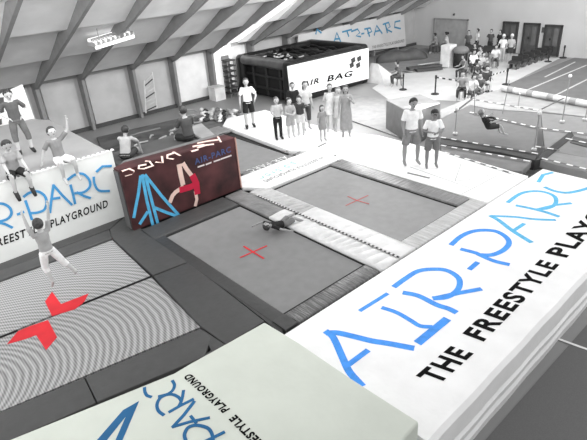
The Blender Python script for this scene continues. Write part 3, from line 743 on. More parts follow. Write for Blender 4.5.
# padded rolls
def roll(label, a, b, z, r, tone):
    t = empty('padded_roll', P(*a, z), label, 'padding')
    bm = bmesh.new(); tube(bm, [P(*a, z + r), P(*b, z + r)], r, 12); link('roll_body', bm, mat(tone, .5, .1, 3), t, True)
    A_, B_ = P(*a, z + r), P(*b, z + r); n = int((B_ - A_).length / .8)
    for k in range(n):
        bm = bmesh.new(); c = A_.lerp(B_, (k + .5) / n); tube(bm, [c - (B_ - A_).normalized() * .12, c + (B_ - A_).normalized() * .12], r * 1.04, 12); link('strap', bm, mat(150), t)
roll('long pale padded roll separating the far court from the bungee area', (502, 88), (610, 108), -.0, .11, 200)
# stand poles, ropes
POLE = mat(150, .4)
def pole(label, foot, topp, z0, r=.018, knob=True):
    h_ = height_at(foot, topp, z0); p = P(*foot, z0)
    t = empty('bungee_pole', p, label, 'pole')
    bm = bmesh.new(); tube(bm, [p, p + Vector((0, 0, h_))], r); link('pole_shaft', bm, POLE, t)
    bm = bmesh.new(); bmesh.ops.create_uvsphere(bm, u_segments=10, v_segments=6, radius=.055 if knob else .03, matrix=Matrix.Translation(p + Vector((0, 0, h_)))); link('pole_cap', bm, mat(225), t, True)
    bm = bmesh.new(); tube(bm, [p, p + Vector((0, 0, .05))], .07, 10); link('pole_foot', bm, mat(205), t)
    return p + Vector((0, 0, h_))
pole('thin grey pole at the left corner of the dark bungee trampoline', (455, 134), 109, 0)
pole('thin pale pole in the middle of the bungee trampoline edge', (534, 150), 113, 0)
pole('tall thin pole with white cap behind the paler bungee trampoline', (562, 122), 76, 0)
pole('thin grey pole on the pale mat strip', (518, 108), 94, 0, .015, False)
pole('tall thin pole at the right edge of the photo', (585, 120), 84, 0, .018)
for a_, b_, w_, lab in [((472, 99), (455, 112), .03, 'dark slack rope at the left corner of the bungee area'), ((564, 98), (542, 109), .02, 'thin dark rope beside the tall white-capped pole')]:
    bm = bmesh.new(); tube(bm, [P(*a_, .3), P(*b_, .3)], w_); tag(link('bungee_rope', bm, mat(90)), lab, 'rope')
# ------------------------------------------------------------------ stanchions with belts
def stanchion(label, foot, top, to=None, z0=F):
    p = P(*foot, z0); h_ = height_at(foot, top, z0)
    t = empty('stanchion', p, label, 'barrier post')
    bm = bmesh.new(); tube(bm, [p, p + Vector((0, 0, h_))], .035); link('post', bm, mat(48), t)
    bm = bmesh.new(); tube(bm, [p, p + Vector((0, 0, .05)), p + Vector((0, 0, .07))], [.2, .18, .08], 16); link('base', bm, mat(48), t)
    bm = bmesh.new(); tube(bm, [p + Vector((0, 0, h_ - .12)), p + Vector((0, 0, h_ + .03))], .05, 10); link('head', bm, mat(40), t)
    if to:
        qn = P(*to[0], z0); h2 = height_at(to[0], to[1], z0)
        a, b = p + Vector((0, 0, h_ - .06)), qn + Vector((0, 0, h2 - .06)); n = 10
        for par, nm, tone in ((0, 'belt', 60), (1, 'belt_marking', 215)):
            bm = bmesh.new()
            for k in range(n):
                if k % 2 != par: continue
                u, v = a.lerp(b, k / n), a.lerp(b, (k + 1) / n)
                m_ = (u + v) / 2; d = (v - u); box(bm, m_, (d.length, .012, .07), math.atan2(d.y, d.x))
            link(nm, bm, mat(tone), t)
stanchion('black barrier post with belt on the pale floor, centre right', (435, 94.5), 76, ((467, 100), 81))
stanchion('black barrier post between the seated crowd and the bungee area', (489, 92), 72)
stanchion('black barrier post at the right side of the seated crowd', (506, 85), 69, ((489, 92), 74))
stanchion('black barrier post near the first glazed door', (523, 62), 50)
stanchion('black barrier post in front of the last glazed door', (548, 62), 48)
stanchion('short black barrier post beside the pale foam wedge', (403, 90), 74)
stanchion('black barrier post at the back wall right of the doors', (563, 58), 46)

# ------------------------------------------------------------------ people
def ring_loft(bm, pts, radii, side, seg=12):
    pts = [Vector(p) for p in pts]; rings = []
    n = len(pts)
    for i, p in enumerate(pts):
        t = (pts[min(i + 1, n - 1)] - pts[max(i - 1, 0)]).normalized()
        s = Vector(side); s = s - s.dot(t) * t
        if s.length < .15: s = Vector((0, 1, 0)) - Vector((0, 1, 0)).dot(t) * t
        s.normalize(); b = t.cross(s)
        ra, rb_ = radii[i] if isinstance(radii[i], tuple) else (radii[i], radii[i])
        rings.append([bm.verts.new(p + s * ra * math.cos(k * math.tau / seg) + b * rb_ * math.sin(k * math.tau / seg)) for k in range(seg)])
    for q_, w in zip(rings, rings[1:]):
        for k in range(seg): bm.faces.new((q_[k], q_[(k + 1) % seg], w[(k + 1) % seg], w[k]))
    bm.faces.new(rings[0][::-1]); bm.faces.new(rings[-1])
def ell(bm, c, r, rot=None, seg=14):
    mt = Matrix.Translation(c) @ (rot.to_4x4() if rot else Matrix.Identity(4)) @ Matrix.Diagonal((r[0], r[1], r[2], 1))
    bmesh.ops.create_uvsphere(bm, u_segments=seg, v_segments=max(8, seg - 4), radius=1, matrix=mt)
def remeshed(bm, voxel, name, m, parent, mw, smooth_it=3, extra=None):
    me = bpy.data.meshes.new(name); bmesh.ops.recalc_face_normals(bm, faces=bm.faces[:]); bm.to_mesh(me); bm.free()
    o = bpy.data.objects.new('tmp', me); COL.objects.link(o)
    r = o.modifiers.new('r', 'REMESH'); r.mode = 'VOXEL'; r.voxel_size = voxel
    s = o.modifiers.new('s', 'SMOOTH'); s.iterations = smooth_it; s.factor = .5
    dg = bpy.context.evaluated_depsgraph_get(); dg.update()
    out = bpy.data.meshes.new_from_object(o.evaluated_get(dg)); bpy.data.objects.remove(o)
    if extra:
        b2 = bmesh.new(); b2.from_mesh(out); e2 = bpy.data.meshes.new('e'); bmesh.ops.recalc_face_normals(extra, faces=extra.faces[:]); extra.to_mesh(e2); extra.free(); b2.from_mesh(e2); b2.to_mesh(out); b2.free()
    out.name = name; out.transform(mw); out.materials.clear(); out.materials.append(m)
    for p in out.polygons: p.use_smooth = True
    r = bpy.data.objects.new(name, out); COL.objects.link(r); r.parent = parent
    return r
def nv(v): return Vector(v).normalized()
def person(label, loc, hgt, face, pose=None, shirt=200, lower=60, hair=38, skin=172, sleeves='short', legs='shorts', shoes=None, detail=2, anchor='feet', group=None, female=False, hairlong=False, root_rot=None, cap=None):
    """face = heading (deg, 0 = +x, counter-clockwise) the body looks towards"""
    pose = pose or {}
    g = lambda k, d: nv(pose.get(k, d))
    R = lambda v: Vector((v[0], v[1], v[2]))
    T = g('torso', (0, .02, 1)); side = Vector((1, 0, 0)); side = nv(side - side.dot(T) * T)
    fwd = T.cross(side) * 1.0
    fwd = nv(Vector((0, 1, 0)) - Vector((0, 1, 0)).dot(T) * T)
    pel = Vector((0, 0, 0))
    hipw, shw = .055, (.105 if not female else .095)
    chest = pel + T * .19; nb = pel + T * .295; neck = nb + g('neck', T) * .045
    hd = g('head', T); headc = neck + hd * .068 + fwd * .008
    J = {}
    for s, k in ((1, 'R'), (-1, 'L')):
        hip = pel + side * hipw * s - T * .01
        th = g('thigh' + k, (.03 * s, 0, -1)); sh = g('shin' + k, (.0, -.02, -1))
        kn = hip + th * .245; an = kn + sh * .225
        ft = g('foot' + k, (.1 * s, 1, -.12)); toe = an + ft * .105 - Vector((0, 0, .018))
        shd = pel + T * .272 + side * shw * s
        ua = g('uarm' + k, (.18 * s, 0, -1)); fa = g('farm' + k, (.08 * s, .15, -1))
        el = shd + ua * .165; wr = el + fa * .145
        J[k] = (hip, kn, an, toe, shd, el, wr, fa, ft)
    allp = [J[k][i] for k in 'RL' for i in (2, 3)]
    zmin = min(p.z for p in allp) - (.032)
    rz = math.radians(face - 90)
    if anchor == 'feet':
        foot_c = (J['R'][2] + J['L'][2]) / 2
        if pose.get('stand'): foot_c = J[pose['stand']][2]
        off = Vector((-foot_c.x, -foot_c.y, -zmin))
    elif anchor == 'pelvis':
        off = Vector((0, 0, .075))
    else: off = Vector((0, 0, 0))
    MW = Matrix.Rotation(rz, 4, 'Z') @ (root_rot.to_4x4() if root_rot else Matrix.Identity(4)) @ Matrix.Scale(hgt, 4) @ Matrix.Translation(off)
    e = empty('person', loc, label, 'person', group)
    vx = {2: .0085, 1: .013, 0: .02}[detail]
    kid = hgt < 1.45
    hr = .066 if not kid else .074
    bm = bmesh.new()
    ring_loft(bm, [pel - T * .05, pel, pel + T * .08, pel + T * .14, chest, pel + T * .26, nb], [(.06, .045), (.085, .062), (.078, .055), (.073, .052), (.085, .06), (.09, .052), (.04, .035)], side)
    ring_loft(bm, [nb - T * .02, neck, neck + hd * .03], [.032, .028, .028], side)
    for k, s in (('R', 1), ('L', -1)):
        hip, kn, an, toe, shd, el, wr, fa, ft = J[k]
        ring_loft(bm, [hip + Vector((0, 0, 0)), hip.lerp(kn, .3), kn, kn.lerp(an, .35), an], [.05, .048, .033, .034, .021], side)
        ring_loft(bm, [an + (an - kn).normalized() * .0 - ft * .02, an.lerp(toe, .5) - Vector((0, 0, .006)), toe], [.026, .024, .016], side)
        ring_loft(bm, [nb - T * .03, shd, shd.lerp(el, .4), el, el.lerp(wr, .3), wr], [.03, .034, .028, .023, .023, .016], (0, 1, 0))
        ring_loft(bm, [wr, wr + fa * .03, wr + fa * .052], [(.015, .012), (.022, .012), (.018, .010)], (0, 1, 0), 8)
    ell(bm, headc, (hr * .82, hr * .95, hr * 1.08), Matrix((side, fwd, hd)).transposed() if True else None)
    up_h = hd; f_h = nv(fwd - fwd.dot(hd) * hd)
    ell(bm, headc + f_h * hr * .95 - up_h * .01, (.009, .013, .014), None, 8)          # nose
    ell(bm, headc + f_h * hr * .45 - up_h * hr * .75, (.03, .03, .018), None, 8)       # chin
    for s in (1, -1): ell(bm, headc + side * s * hr * .84 - up_h * .004, (.008, .014, .018), None, 8)
    extra = None
    if detail >= 1:
        extra = bmesh.new()
        for k, s in (('R', 1), ('L', -1)):
            wr, fa = J[k][6], J[k][7]
            across = nv(Vector((0, 1, 0)) - Vector((0, 1, 0)).dot(fa) * fa) if abs(fa.y) < .9 else nv(Vector((1, 0, 0)) - Vector((1, 0, 0)).dot(fa) * fa)
            pn = fa.cross(across)
            for i, L in enumerate((.036, .042, .040, .030)):
                b0_ = wr + fa * .045 + across * (.0165 - .011 * i)
                k1 = b0_ + fa * L * .5 + pn * .003 * s; k2 = k1 + nv(fa + pn * .5 * s) * L * .5
                ring_loft(extra, [b0_, k1, k2], [.0055, .0052, .004], (0, 1, 0), 6)
            tb = wr + fa * .012 + across * .014
            ring_loft(extra, [tb, tb + nv(fa + across) * .022, tb + nv(fa * 1.5 + across) * .04], [.007, .006, .005], (0, 1, 0), 6)
    body = remeshed(bm, vx, 'body', mat(skin, .55, .03), e, MW, 2, extra)
    # shirt
    bm = bmesh.new()
    hem = -.02 if legs != 'dress' else -.02
    ring_loft(bm, [pel + T * hem, pel + T * .06, pel + T * .14, chest, pel + T * .255, nb - T * .004], [(.096, .074), (.092, .07), (.088, .066), (.096, .07), (.1, .06), (.046, .042)], side)
    if sleeves != 'none':
        for k, s in (('R', 1), ('L', -1)):
            hip, kn, an, toe, shd, el, wr, fa, ft = J[k]
            if sleeves == 'short': ring_loft(bm, [nb - T * .035, shd, shd.lerp(el, .45), shd.lerp(el, .75)], [.034, .037, .036, .038], (0, 1, 0))
            else: ring_loft(bm, [nb - T * .035, shd, el, wr.lerp(el, .05)], [.034, .042, .033, .024], (0, 1, 0))
    if legs == 'dress':
        knc = (J['R'][1] + J['L'][1]) / 2
        L_ = pose.get('hem', .75) if pose else .75
        ring_loft(bm, [pel + T * .08, pel, pel.lerp(knc, .5), pel.lerp(knc, L_ * 1.0)], [(.09, .066), (.105, .08), (.115, .09), (.125, .1)], side)
    remeshed(bm, vx * 1.1, 'dress' if legs == 'dress' else 'shirt', mat(shirt, .85, .06, 9), e, MW, 2)
    if legs != 'dress':
        bm = bmesh.new()
        ring_loft(bm, [pel - T * .055, pel, pel + T * .035], [(.07, .06), (.099, .075), (.092, .07)], side)
        for k, s in (('R', 1), ('L', -1)):
            hip, kn, an = J[k][:3]
            if legs == 'shorts': ring_loft(bm, [hip, hip.lerp(kn, .4), hip.lerp(kn, .85)], [.057, .06, .058], side)
            elif legs == 'capri': ring_loft(bm, [hip, hip.lerp(kn, .4), kn, kn.lerp(an, .35)], [.056, .056, .046, .042], side)
            else: ring_loft(bm, [hip, hip.lerp(kn, .4), kn, kn.lerp(an, .95)], [.056, .056, .043, .036], side)
        remeshed(bm, vx * 1.1, 'trousers' if legs == 'long' else 'shorts', mat(lower, .85, .08, 9), e, MW, 2)
    # hair: shell over crown and back of the head
    bm = bmesh.new(); ell(bm, headc + up_h * hr * (.10 if cap is None else .34) - f_h * hr * (.14 if cap is None else .2), (hr * .95, hr * 1.02, hr * 1.08), Matrix((side, fwd, hd)).transposed())
    if hairlong: ell(bm, headc - f_h * hr * .75 - up_h * hr * .9, (hr * .75, hr * .4, hr * 1.2), Matrix((side, fwd, hd)).transposed())
    me = bpy.data.meshes.new('hair')
    kill = []
    for v_ in bm.verts:
        r_ = v_.co - headc
        if r_.dot(f_h) > hr * .35 and r_.dot(up_h) < hr * .55: v_.co -= f_h * (r_.dot(f_h) - hr * .30)
        if r_.dot(up_h) < -hr * .75 and not hairlong: v_.co += up_h * (-hr * .75 - r_.dot(up_h))
    bmesh.ops.transform(bm, matrix=MW, verts=bm.verts)
    h = link('hair' if cap is None else 'cap', bm, mat(hair if cap is None else cap, .5, .2, 30), None, True); h.parent = e
    if cap is not None:
        bm = bmesh.new(); ell(bm, headc + f_h * hr * 1.15 + up_h * hr * .62, (hr * .5, hr * .35, hr * .07), Matrix((side, fwd, hd)).transposed()); bmesh.ops.transform(bm, matrix=MW, verts=bm.verts)
        h2 = link('cap_peak', bm, mat(cap), None, True); h2.parent = h
    if detail >= 1:
        bm = bmesh.new()
        for s in (1, -1): ell(bm, headc + f_h * hr * .88 + side * s * hr * .33 + up_h * hr * .06, (.007, .005, .005), None, 8)
        bmesh.ops.transform(bm, matrix=MW, verts=bm.verts); x_ = link('eyes', bm, INK, None, True); x_.parent = e
        bm = bmesh.new(); ell(bm, headc + f_h * hr * .9 - up_h * hr * .48, (.016, .005, .004), None, 8)
        bmesh.ops.transform(bm, matrix=MW, verts=bm.verts); x_ = link('mouth', bm, mat(96), None, True); x_.parent = e
    if shoes is not None:
        for k in 'RL':
            an, toe, ft = J[k][2], J[k][3], J[k][8]
            bm = bmesh.new(); ring_loft(bm, [an - ft * .03 - Vector((0, 0, .004)), an.lerp(toe, .5) - Vector((0, 0, .008)), toe + ft * .008], [.031, .03, .022], side, 10)
            bmesh.ops.transform(bm, matrix=MW, verts=bm.verts); x_ = link('shoe', bm, mat(shoes), None, True); x_.parent = e
    return e
def stand(label, foot, top, face, **kw):
    z0 = kw.pop('z0', 0.0)
    return person(label, P(*foot, z0), height_at(foot, top, z0) * kw.pop('k', 1.0), face, **kw)
CAMD = 220  # heading that faces the camera from the platform

CROSS = dict(uarmR=(.35, .15, -1), farmR=(-.9, .75, .05), uarmL=(-.35, .15, -1), farmL=(.9, .75, -.05), neck=(0, .15, 1), head=(0, .3, 1))
# two men
stand('taller person in white t-shirt and grey patterned shorts beside the one in a cap', (410.5, 164.5), 98, 235, shirt=240, lower=138, skin=150,
      pose=dict(uarmR=(.2, 0, -1), farmR=(-.1, .3, -1), uarmL=(-.25, -.1, -1), farmL=(.0, .3, -1), thighR=(.16, 0, -1), thighL=(-.2, .03, -1), head=(0, .3, 1)), legs='shorts')
stand('person in white t-shirt and dark cap with folded arms, right of the taller one', (431, 167.5), 110, 225, shirt=240, lower=110, skin=128, pose=dict(thighR=(.1, .05, -1), thighL=(-.12, -.05, -1), **CROSS), cap=40)
# white shirt, black shorts
stand('person in loose white t-shirt and black shorts standing alone on the left of the platform', (250.5, 127.5), 79, 240, shirt=244, lower=28, hair=70, shoes=30, skin=176, pose=dict(uarmR=(.3, .0, -1), farmR=(.1, .4, -1), uarmL=(-.5, .1, -1), farmL=(.3, .8, -.4), thighR=(.08, .1, -1), thighL=(-.08, -.1, -1)), k=1.0)
stand('boy in light grey top and black trousers facing the camera, left of the group', (279, 139), 98, 245, shirt=172, lower=26, hair=90, shoes=28, legs='long', pose=dict(uarmR=(.2, .1, -1), farmR=(-.3, .8, -.1), uarmL=(-.2, .1, -1), farmL=(.3, .8, -.1)))
stand('child in black t-shirt half hidden behind the smaller children', (295, 126), 83, 235, shirt=26, lower=90, hair=60, skin=168, detail=1)
stand('child in grey top holding a pale bag, front left of the group', (291.5, 137.5), 99, 245, shirt=150, lower=150, hair=50, skin=178, detail=1, pose=dict(uarmR=(.1, .4, -1), farmR=(-.6, .8, .0), uarmL=(-.1, .5, -1), farmL=(.5, .9, .0)))
stand('child in pale shorts stooping beside the child with the bag', (301.5, 135), 96, 220, shirt=60, lower=205, hair=50, skin=176, detail=1, pose=dict(torso=(0, .15, 1), uarmR=(.1, .6, -1), farmR=(0, 1, -.2), uarmL=(-.2, .6, -1)))
stand('woman in light grey t-shirt and dark trousers at the back of the group', (307, 130), 82, 250, shirt=186, lower=66, hair=70, hairlong=True, female=True, legs='capri', skin=168, pose=dict(uarmR=(.25, .1, -1), farmR=(-.3, .6, -.2)))
stand('small child in patterned grey dress standing in front of the group', (323, 141), 106, 250, shirt=128, hair=56, legs='dress', skin=160, detail=1, hairlong=True, female=True)
stand('woman in short white dress in the middle of the platform', (331, 131.5), 84.5, 230, shirt=214, hair=72, legs='dress', sleeves='none', hairlong=True, female=True, skin=172, pose=dict(uarmR=(.3, .2, -1), farmR=(-.2, .7, .3), uarmL=(-.25, 0, -1), hem=.6))
stand('slim girl in pale grey partly hidden behind the woman in the long grey dress', (339, 132), 88, 230, shirt=190, hair=110, legs='dress', sleeves='none', female=True, skin=176, detail=1, k=1)
stand('woman in long grey sleeveless dress on the right of the group', (346.5, 137), 86, 225, shirt=138, hair=60, legs='dress', sleeves='none', female=True, hairlong=True, skin=150, pose=dict(hem=1.5, uarmL=(-.4, .3, -1), farmL=(.6, .5, .8)))
# jumping child
jl = P(60, 281, .45)
person('child in grey t-shirt and white trousers jumping over the woven trampoline, arms raised', P(67, 285, .3), 1.25, 105, shirt=165, lower=235, hair=66, skin=190, legs='capri', sleeves='short', anchor='feet',
       pose=dict(torso=(0, .0, 1), uarmR=(.5, .2, 1), farmR=(.35, .1, 1), uarmL=(-.15, .1, 1), farmL=(.0, .1, 1), thighR=(.4, -.2, -1), shinR=(.45, -.4, -1), thighL=(-.05, .25, -1), shinL=(.02, -.3, -1), footR=(.3, .7, -.6), footL=(0, .6, -.8)))
# boy standing on the box
def on_box(px, py): return P(px, py, ZT)
person('boy in dark t-shirt and trousers standing hands on hips on the banner box', on_box(27, 153), 1.42, 265, shirt=78, lower=92, hair=36, skin=176, legs='capri', shoes=32,
       pose=dict(uarmR=(.75, -.3, -1), farmR=(-.7, .5, -.6), uarmL=(-.75, -.3, -1), farmL=(.7, .5, -.6), head=(0, .35, 1), thighR=(.14, .0, -1), thighL=(-.18, .05, -1)))
SIT = dict(thighR=(.2, 1, -.08), thighL=(-.2, 1, -.08), shinR=(.02, -.1, -1), shinL=(-.02, -.1, -1), footR=(0, .7, -.7), footL=(0, .7, -.7))
person('boy with black shorts sitting on the edge of the banner box at far left', Vector((P(15, 168, ZT).x - .12, YL + .22, ZT)), 1.42, 270, shirt=150, lower=34, hair=40, skin=178, shoes=30, anchor='pelvis', pose=dict(torso=(0, .15, 1), uarmR=(.1, .5, -1), farmR=(0, .9, -.4), uarmL=(-.1, .5, -1), farmL=(0, .9, -.4), head=(0, .5, 1), **SIT))
person('boy in white shorts sitting on the banner box edge with one arm raised', Vector((P(61, 162, ZT).x - .0, YL + .2, ZT)), 1.38, 275, shirt=120, lower=232, hair=50, skin=176, anchor='pelvis', pose=dict(torso=(0, -.1, 1), uarmL=(-.9, .2, .8), farmL=(-.15, .1, 1), uarmR=(.6, -.3, -1), farmR=(.5, .1, -1), **SIT))
# behind the blocks
person('boy in grey t-shirt sitting behind the red block next to the banner box', Vector((4.4, 11.2, 1.2)), 1.45, 40, shirt=160, lower=50, hair=40, skin=150, anchor='pelvis', pose=dict(torso=(0, .5, 1), neck=(0, .4, 1), uarmR=(.2, .8, -.6), uarmL=(-.2, .8, -.6), thighR=(.2, 1, .2), thighL=(-.2, 1, .2), shinR=(0, .5, -1), shinL=(0, .5, -1)))
person('person in dark t-shirt seated with back turned on the red printed block', Vector((6.1, 11.15, 1.2)), 1.62, 90, shirt=68, lower=40, hair=56, skin=170, anchor='pelvis', pose=dict(torso=(0, .1, 1), neck=(0, .2, 1), uarmR=(.2, .4, -1), farmR=(0, .9, -.3), uarmL=(-.3, .5, -1), farmL=(0, .9, -.3), **{k: v for k, v in SIT.items()}))
# child down on the trampoline edge
lp_ = P(283, 226, .0)
person('child in black t-shirt lying curled on the edge of the centre trampoline', Vector((lp_.x + .0, lp_.y + .0, -.03)), 1.1, 4, shirt=26, lower=120, hair=34, skin=150, anchor='pelvis', shoes=60, pose=dict(torso=(-.15, -1, .25), neck=(0, -1, .3), head=(0, -1, .2), thighR=(.25, 1, .25), thighL=(-.2, 1, .1), shinR=(.3, .5, -.35), shinL=(-.1, .9, -.12), uarmR=(.9, .2, -.1), farmR=(.6, .6, -.2), uarmL=(-1, -.1, -.05), farmL=(-.3, -.9, -.1)))
# bungee child
bp0 = P(487, 140, .0)
bc = person('child in dark top hanging in a bungee harness above the dark trampoline', bp0 + Vector((0, 0, .32)), 1.25, -35, shirt=44, lower=60, hair=120, skin=180, anchor='pelvis', detail=1, pose=dict(torso=(0, -.6, 1), uarmR=(.3, .6, -.5), farmR=(.1, .8, .3), uarmL=(-.3, .6, -.5), farmL=(-.1, .8, .5), thighR=(.15, 1, .1), thighL=(-.15, 1, .0), shinR=(.05, .5, -1), shinL=(0, .5, -1)))
for s in (-.3, .25):
    bm = bmesh.new(); tube(bm, [bp0 + Vector((s, -s, .75)), bp0 + Vector((s * 1.2, -s * 1.2, 1.7))], .01); link('harness_cord', bm, mat(150), bc)
bm = bmesh.new(); c_ = bp0 + Vector((0, 0, .62)); tube(bm, [c_ + Vector((.2 * math.cos(k * .5236), .16 * math.sin(k * .5236), 0)) for k in range(13)], .03, 6); link('harness_belt', bm, mat(30), bc)

# ------------------------------------------------------------------ far crowd
random.seed(3)
FG = None
crowd = [
 ('person in white shirt standing behind the dark tables by the back wall', (476, 54), 33, 'stand', 232, 50),
 ('person in dark grey standing upright behind the dark tables', (489, 55), 32, 'stand', 80, 50),
 ('person in black standing beside the first glazed door', (498, 56), 34, 'stand', 45, 40),
 ('person in pale shirt and white cap left of the first glazed door', (501, 62), 42, 'stand', 225, 170),
 ('person in dark clothes standing left of the dark tables', (467, 56), 39, 'stand', 90, 60),
 ('person sitting by the wall left of the grey door, nearer the corner', (436, 53.5), 0, 'sit', 130, 90),
 ('person in pale top sitting close to the grey door', (447, 52.5), 0, 'sit', 200, 90),
 ('person in white sitting in front of the dark tables on the left', (471, 74), 0, 'sit', 240, 70),
 ('person in white sitting in front of the dark tables on the right', (481, 70), 0, 'sit', 236, 60),
 ('person in grey sitting at the left end of the waiting crowd', (464, 80), 0, 'sit', 120, 60),
 ('person in dark top sitting in the middle of the waiting crowd', (474, 86), 0, 'sit', 60, 100),
 ('person in mid grey sitting at the right end of the waiting crowd', (486, 82), 0, 'sit', 110, 50),
 ('person in light grey leaning forward in the waiting crowd', (480, 77), 0, 'sit', 175, 60),
 ('person in black sitting low behind the waiting crowd', (474, 66), 0, 'sit', 50, 60),
 ('person in pale top bending near the first barrier post', (494, 68), 0, 'sit', 205, 90),
 ('person crouching in dark clothes beside the foam wedge', (399, 86), 0, 'sit', 90, 70),
 ('person in grey sitting at the very front left of the waiting crowd', (461, 99), 0, 'sit', 130, 60),
 ('person in striped pale top sitting at the front of the crowd', (470, 103), 0, 'sit', 190, 70),
 ('person in dark grey sitting at the front right of the crowd', (479, 101), 0, 'sit', 84, 110),
 ('person in pale trousers sitting behind the front row of the crowd', (484, 93), 0, 'sit', 60, 190),
 ('person with white hat standing before the second glazed door', (509, 62), 43, 'stand', 170, 60),
]
def stool(p, label, tone):
    t = empty('stool', p, label, 'stool', 'stools under the waiting crowd')
    bm = bmesh.new(); tube(bm, [p + Vector((0, 0, .38)), p + Vector((0, 0, .42))], .19, 12); link('seat', bm, mat(tone), t)
    for k in range(4):
        a_ = k * math.pi / 2; bm = bmesh.new(); tube(bm, [p + Vector((.16 * math.cos(a_), .16 * math.sin(a_), 0)), p + Vector((.12 * math.cos(a_), .12 * math.sin(a_), .39))], .018, 6); link('leg', bm, mat(110), t)
for i, (lab, ft, top_, md_, sh_, lo_) in enumerate(crowd):
    p = P(*ft, F)
    if md_ == 'stand':
        hh = min(1.85, max(1.5, height_at(ft, top_, F)))
        person(lab, p, hh, 180 + random.uniform(-70, 70), shirt=sh_, lower=lo_, skin=170, legs='long' if i % 2 else 'shorts', detail=0, cap=235 if 'cap' in lab or 'hat' in lab else None,
               pose=dict(uarmR=(.3, .2, -1), farmR=(0, .7, -.4)) if i % 2 else None)
    else:
        face = random.uniform(120, 260)
        person(lab, p + Vector((0, 0, .42)), 1.6, face, shirt=sh_, lower=lo_, skin=165, detail=0, anchor='pelvis', legs='long', pose=dict(torso=(0, .2, 1), uarmR=(.2, .5, -1), farmR=(0, 1, -.2), uarmL=(-.2, .5, -1), farmL=(0, 1, -.2), **SIT))
        stool(p, 'low stool under a seated person of the waiting crowd', 90)
# tables
def table(label, c, L, W_, rz, tone):
    t = empty('table', c, label, 'table', None, rz)
    def at(x, y, z): return Vector(c) + Matrix.Rotation(rz, 3, 'Z') @ Vector((x, y, z))
    bm = bmesh.new(); box(bm, at(0, 0, .73), (L, W_, .05), rz); link('table_top', bm, mat(tone), t)
    for a_ in (-1, 1):
        for b_ in (-1, 1):
            bm = bmesh.new(); box(bm, at(a_ * (L / 2 - .08), b_ * (W_ / 2 - .08), .352), (.05, .05, .705), rz); link('leg', bm, mat(70), t)
table('dark long table by the back wall, left of the two', P(471, 60, F), 1.6, .7, .3, 50)
table('dark long table by the back wall, right of the two', P(486, 61.5, F), 1.8, .7, .3, 44)
cb = P(459.5, 67.5, F)
bn_ = empty('covered_bin', cb, 'dark bin with a grey dome lid before the plain grey door', 'bin')
bm = bmesh.new(); tube(bm, [cb, cb + Vector((0, 0, .95))], [.36, .4], 14); link('bin_body', bm, mat(34), bn_, True)
bm = bmesh.new(); ell(bm, cb + Vector((0, 0, .95)), (.46, .46, .25)); link('lid', bm, mat(120), bn_, True)
wp = P(447.5, 66, F)
box_obj('white_cabinet', 'white upright cabinet left of the dark dome-lidded bin', 'cabinet', wp + Vector((0, 0, .6)), (.7, .6, 1.2), mat(228), 0, .03)
for k in range(6):
    p = P(514 + k * 6.2, 69 - k * 2.2, F)
    t = empty('bench_seat', p, 'low dark seat in the row before the glazed doors', 'seat', 'row of low dark seats')
    bm = bmesh.new(); box(bm, p + Vector((0, 0, .36)), (.5, .55, .12), .1); link('seat', bm, mat(56), t)
    bm = bmesh.new(); box(bm, p + Vector((.2, 0, .5)), (.1, .55, .3), .1); link('backrest', bm, mat(48), t)
    for s in (-1, 1):
        bm = bmesh.new(); box(bm, p + Vector((0, s * .2, .148)), (.4, .05, .3), .1); link('leg', bm, mat(80), t)
# small wall signs
def sign(label, px, py, w, h_, tone):
    c = PX(px, py, XW - .03); box_obj('wall_sign', label, 'sign', c, (.03, w, h_), mat(tone), 0, .005)
sign('small grey notice above the people left of the plain door', 440, 23, .5, .25, 130)
sign('thin grey notice below the other notice near the plain door', 440, 27, .5, .12, 120)
sign('small dark sign between the second and third glazed doors', 543, 30, .15, .3, 80)
for i, (x_, y_, t_) in enumerate([(454, 14.5, 60), (408, 3, 120)]):
    bm = bmesh.new(); ell(bm, PX(x_, y_, XW - .06), (.07, .07, .07)); tag(link('wall_lamp', bm, mat(t_), None, True), ['tiny dark fitting above the plain grey door', 'tiny grey fitting high in the corner of the back wall'][i], 'fitting')

# pile of bags and shoes by the platform
tones = [225, 60, 180, 110, 240, 40, 150, 200, 90]
for k in range(44):
    x_ = 203 + (k % 9) * 4.4 + random.uniform(-1.5, 1.5); y_ = 111 + (k // 9) * 2.4 + random.uniform(-1, 1) + (x_ - 203) * .05
    p = P(x_, y_, F + .1); s = random.uniform(.1, .19); tn = tones[k % 9]
    bm = bmesh.new(); ell(bm, Vector((0, 0, s * .5)), (s, s * .62, s * .5), None, 10)
    for v_ in bm.verts: v_.co *= 1 + .12 * math.sin(v_.co.x * 23 + k) ; v_.co.z = max(0, v_.co.z)
    o = link('bag', bm, mat(tn, .7, .1, 6), None, True); o.location = p; o.rotation_euler.z = random.uniform(0, 3)
    tag(o, 'small bag or shoe in the jumbled heap between the wall and the white platform', 'bag', 'heap of bags and shoes')
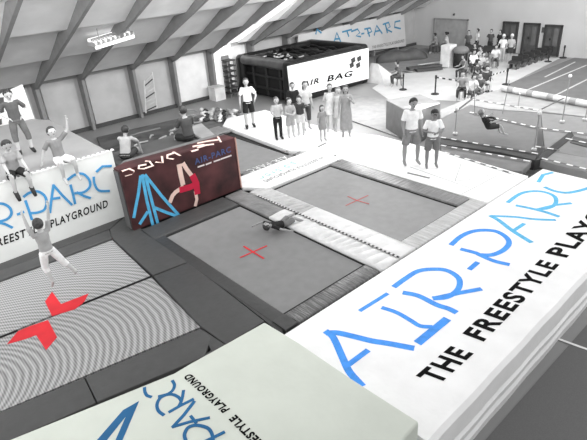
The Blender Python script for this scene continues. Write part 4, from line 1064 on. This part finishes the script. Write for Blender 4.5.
# round frames and straw bits on the dark mat
for k, (x_, y_) in enumerate([(189, 116), (196, 121)]):
    p = P(x_, y_, F + .12); bm = bmesh.new(); n = 24
    tube(bm, [p + Vector((.42 * math.cos(a_ * math.tau / n), .34 * math.sin(a_ * math.tau / n), .12 + .1 * math.sin(a_ * math.tau / n))) for a_ in range(n + 1)], .035, 6)
    tag(link('hoop', bm, mat(150)), ['grey hoop on the dark mat, left of the two', 'grey hoop on the dark mat, right of the two'][k], 'hoop')
for k, (a_, b_) in enumerate([((131, 149), (135, 152)), ((134, 146), (148, 141)), ((156, 143), (166, 136)), ((150, 138), (153, 135)), ((170, 135), (173, 133)), ((119, 140), (160, 128))]):
    p, r = P(*a_, F + .12), P(*b_, F + .12); bm = bmesh.new(); tube(bm, [p, (p + r) / 2 + Vector((0, .05, .03)), r], .04, 6)
    tag(link('foam_stick', bm, mat(165 if k < 5 else 120)), 'thin pale stick lying on the dark mat behind the blocks', 'stick', 'sticks on the dark mat')

# ------------------------------------------------------------------ light
w = bpy.data.worlds.new('World'); SC.world = w; w.use_nodes = True
bgk = w.node_tree.nodes['Background']; bgk.inputs[0].default_value = (1, 1, 1, 1); bgk.inputs[1].default_value = .74
def area(name, loc, target, sx_, sy_, power):
    l = bpy.data.lights.new(name, 'AREA'); l.shape = 'RECTANGLE'; l.size = sx_; l.size_y = sy_; l.energy = power
    o = bpy.data.objects.new(name, l); COL.objects.link(o); o.location = loc
    o.rotation_euler = (Vector(target) - Vector(loc)).to_track_quat('-Z', 'Y').to_euler(); return o
area('skylight_far', (15.8, 14, 4.6), (11.5, 9, 0), 1.2, 9, 500)
area('far_right_light', (24, -2, 7), (16, 12, -1), 12, 5, 1300)  # broad area light from the far right; no window modelled there
area('left_wall_fill', (13, 2.5, 6.2), (14, 22, 3), 30, 1.2, 450)  # unseen fill strip added to brighten the left wall and ceiling
area('ceiling_fill', (11, 9, 5.9), (11, 23, 3.6), 34, 1.0, 2000)  # added above the view to lift the sloping ceiling, no real fitting
area('back_wall_fill', (16, 5, 5.4), (32, 15, .5), 10, 1.0, 700)  # extra fill for the back wall, not a lamp of the hall
area('left_end_fill', (-7, 12, 2.5), (20, 20, 1.5), 16, 5, 500)  # invented light beyond the left end, added to brighten wall and ceiling
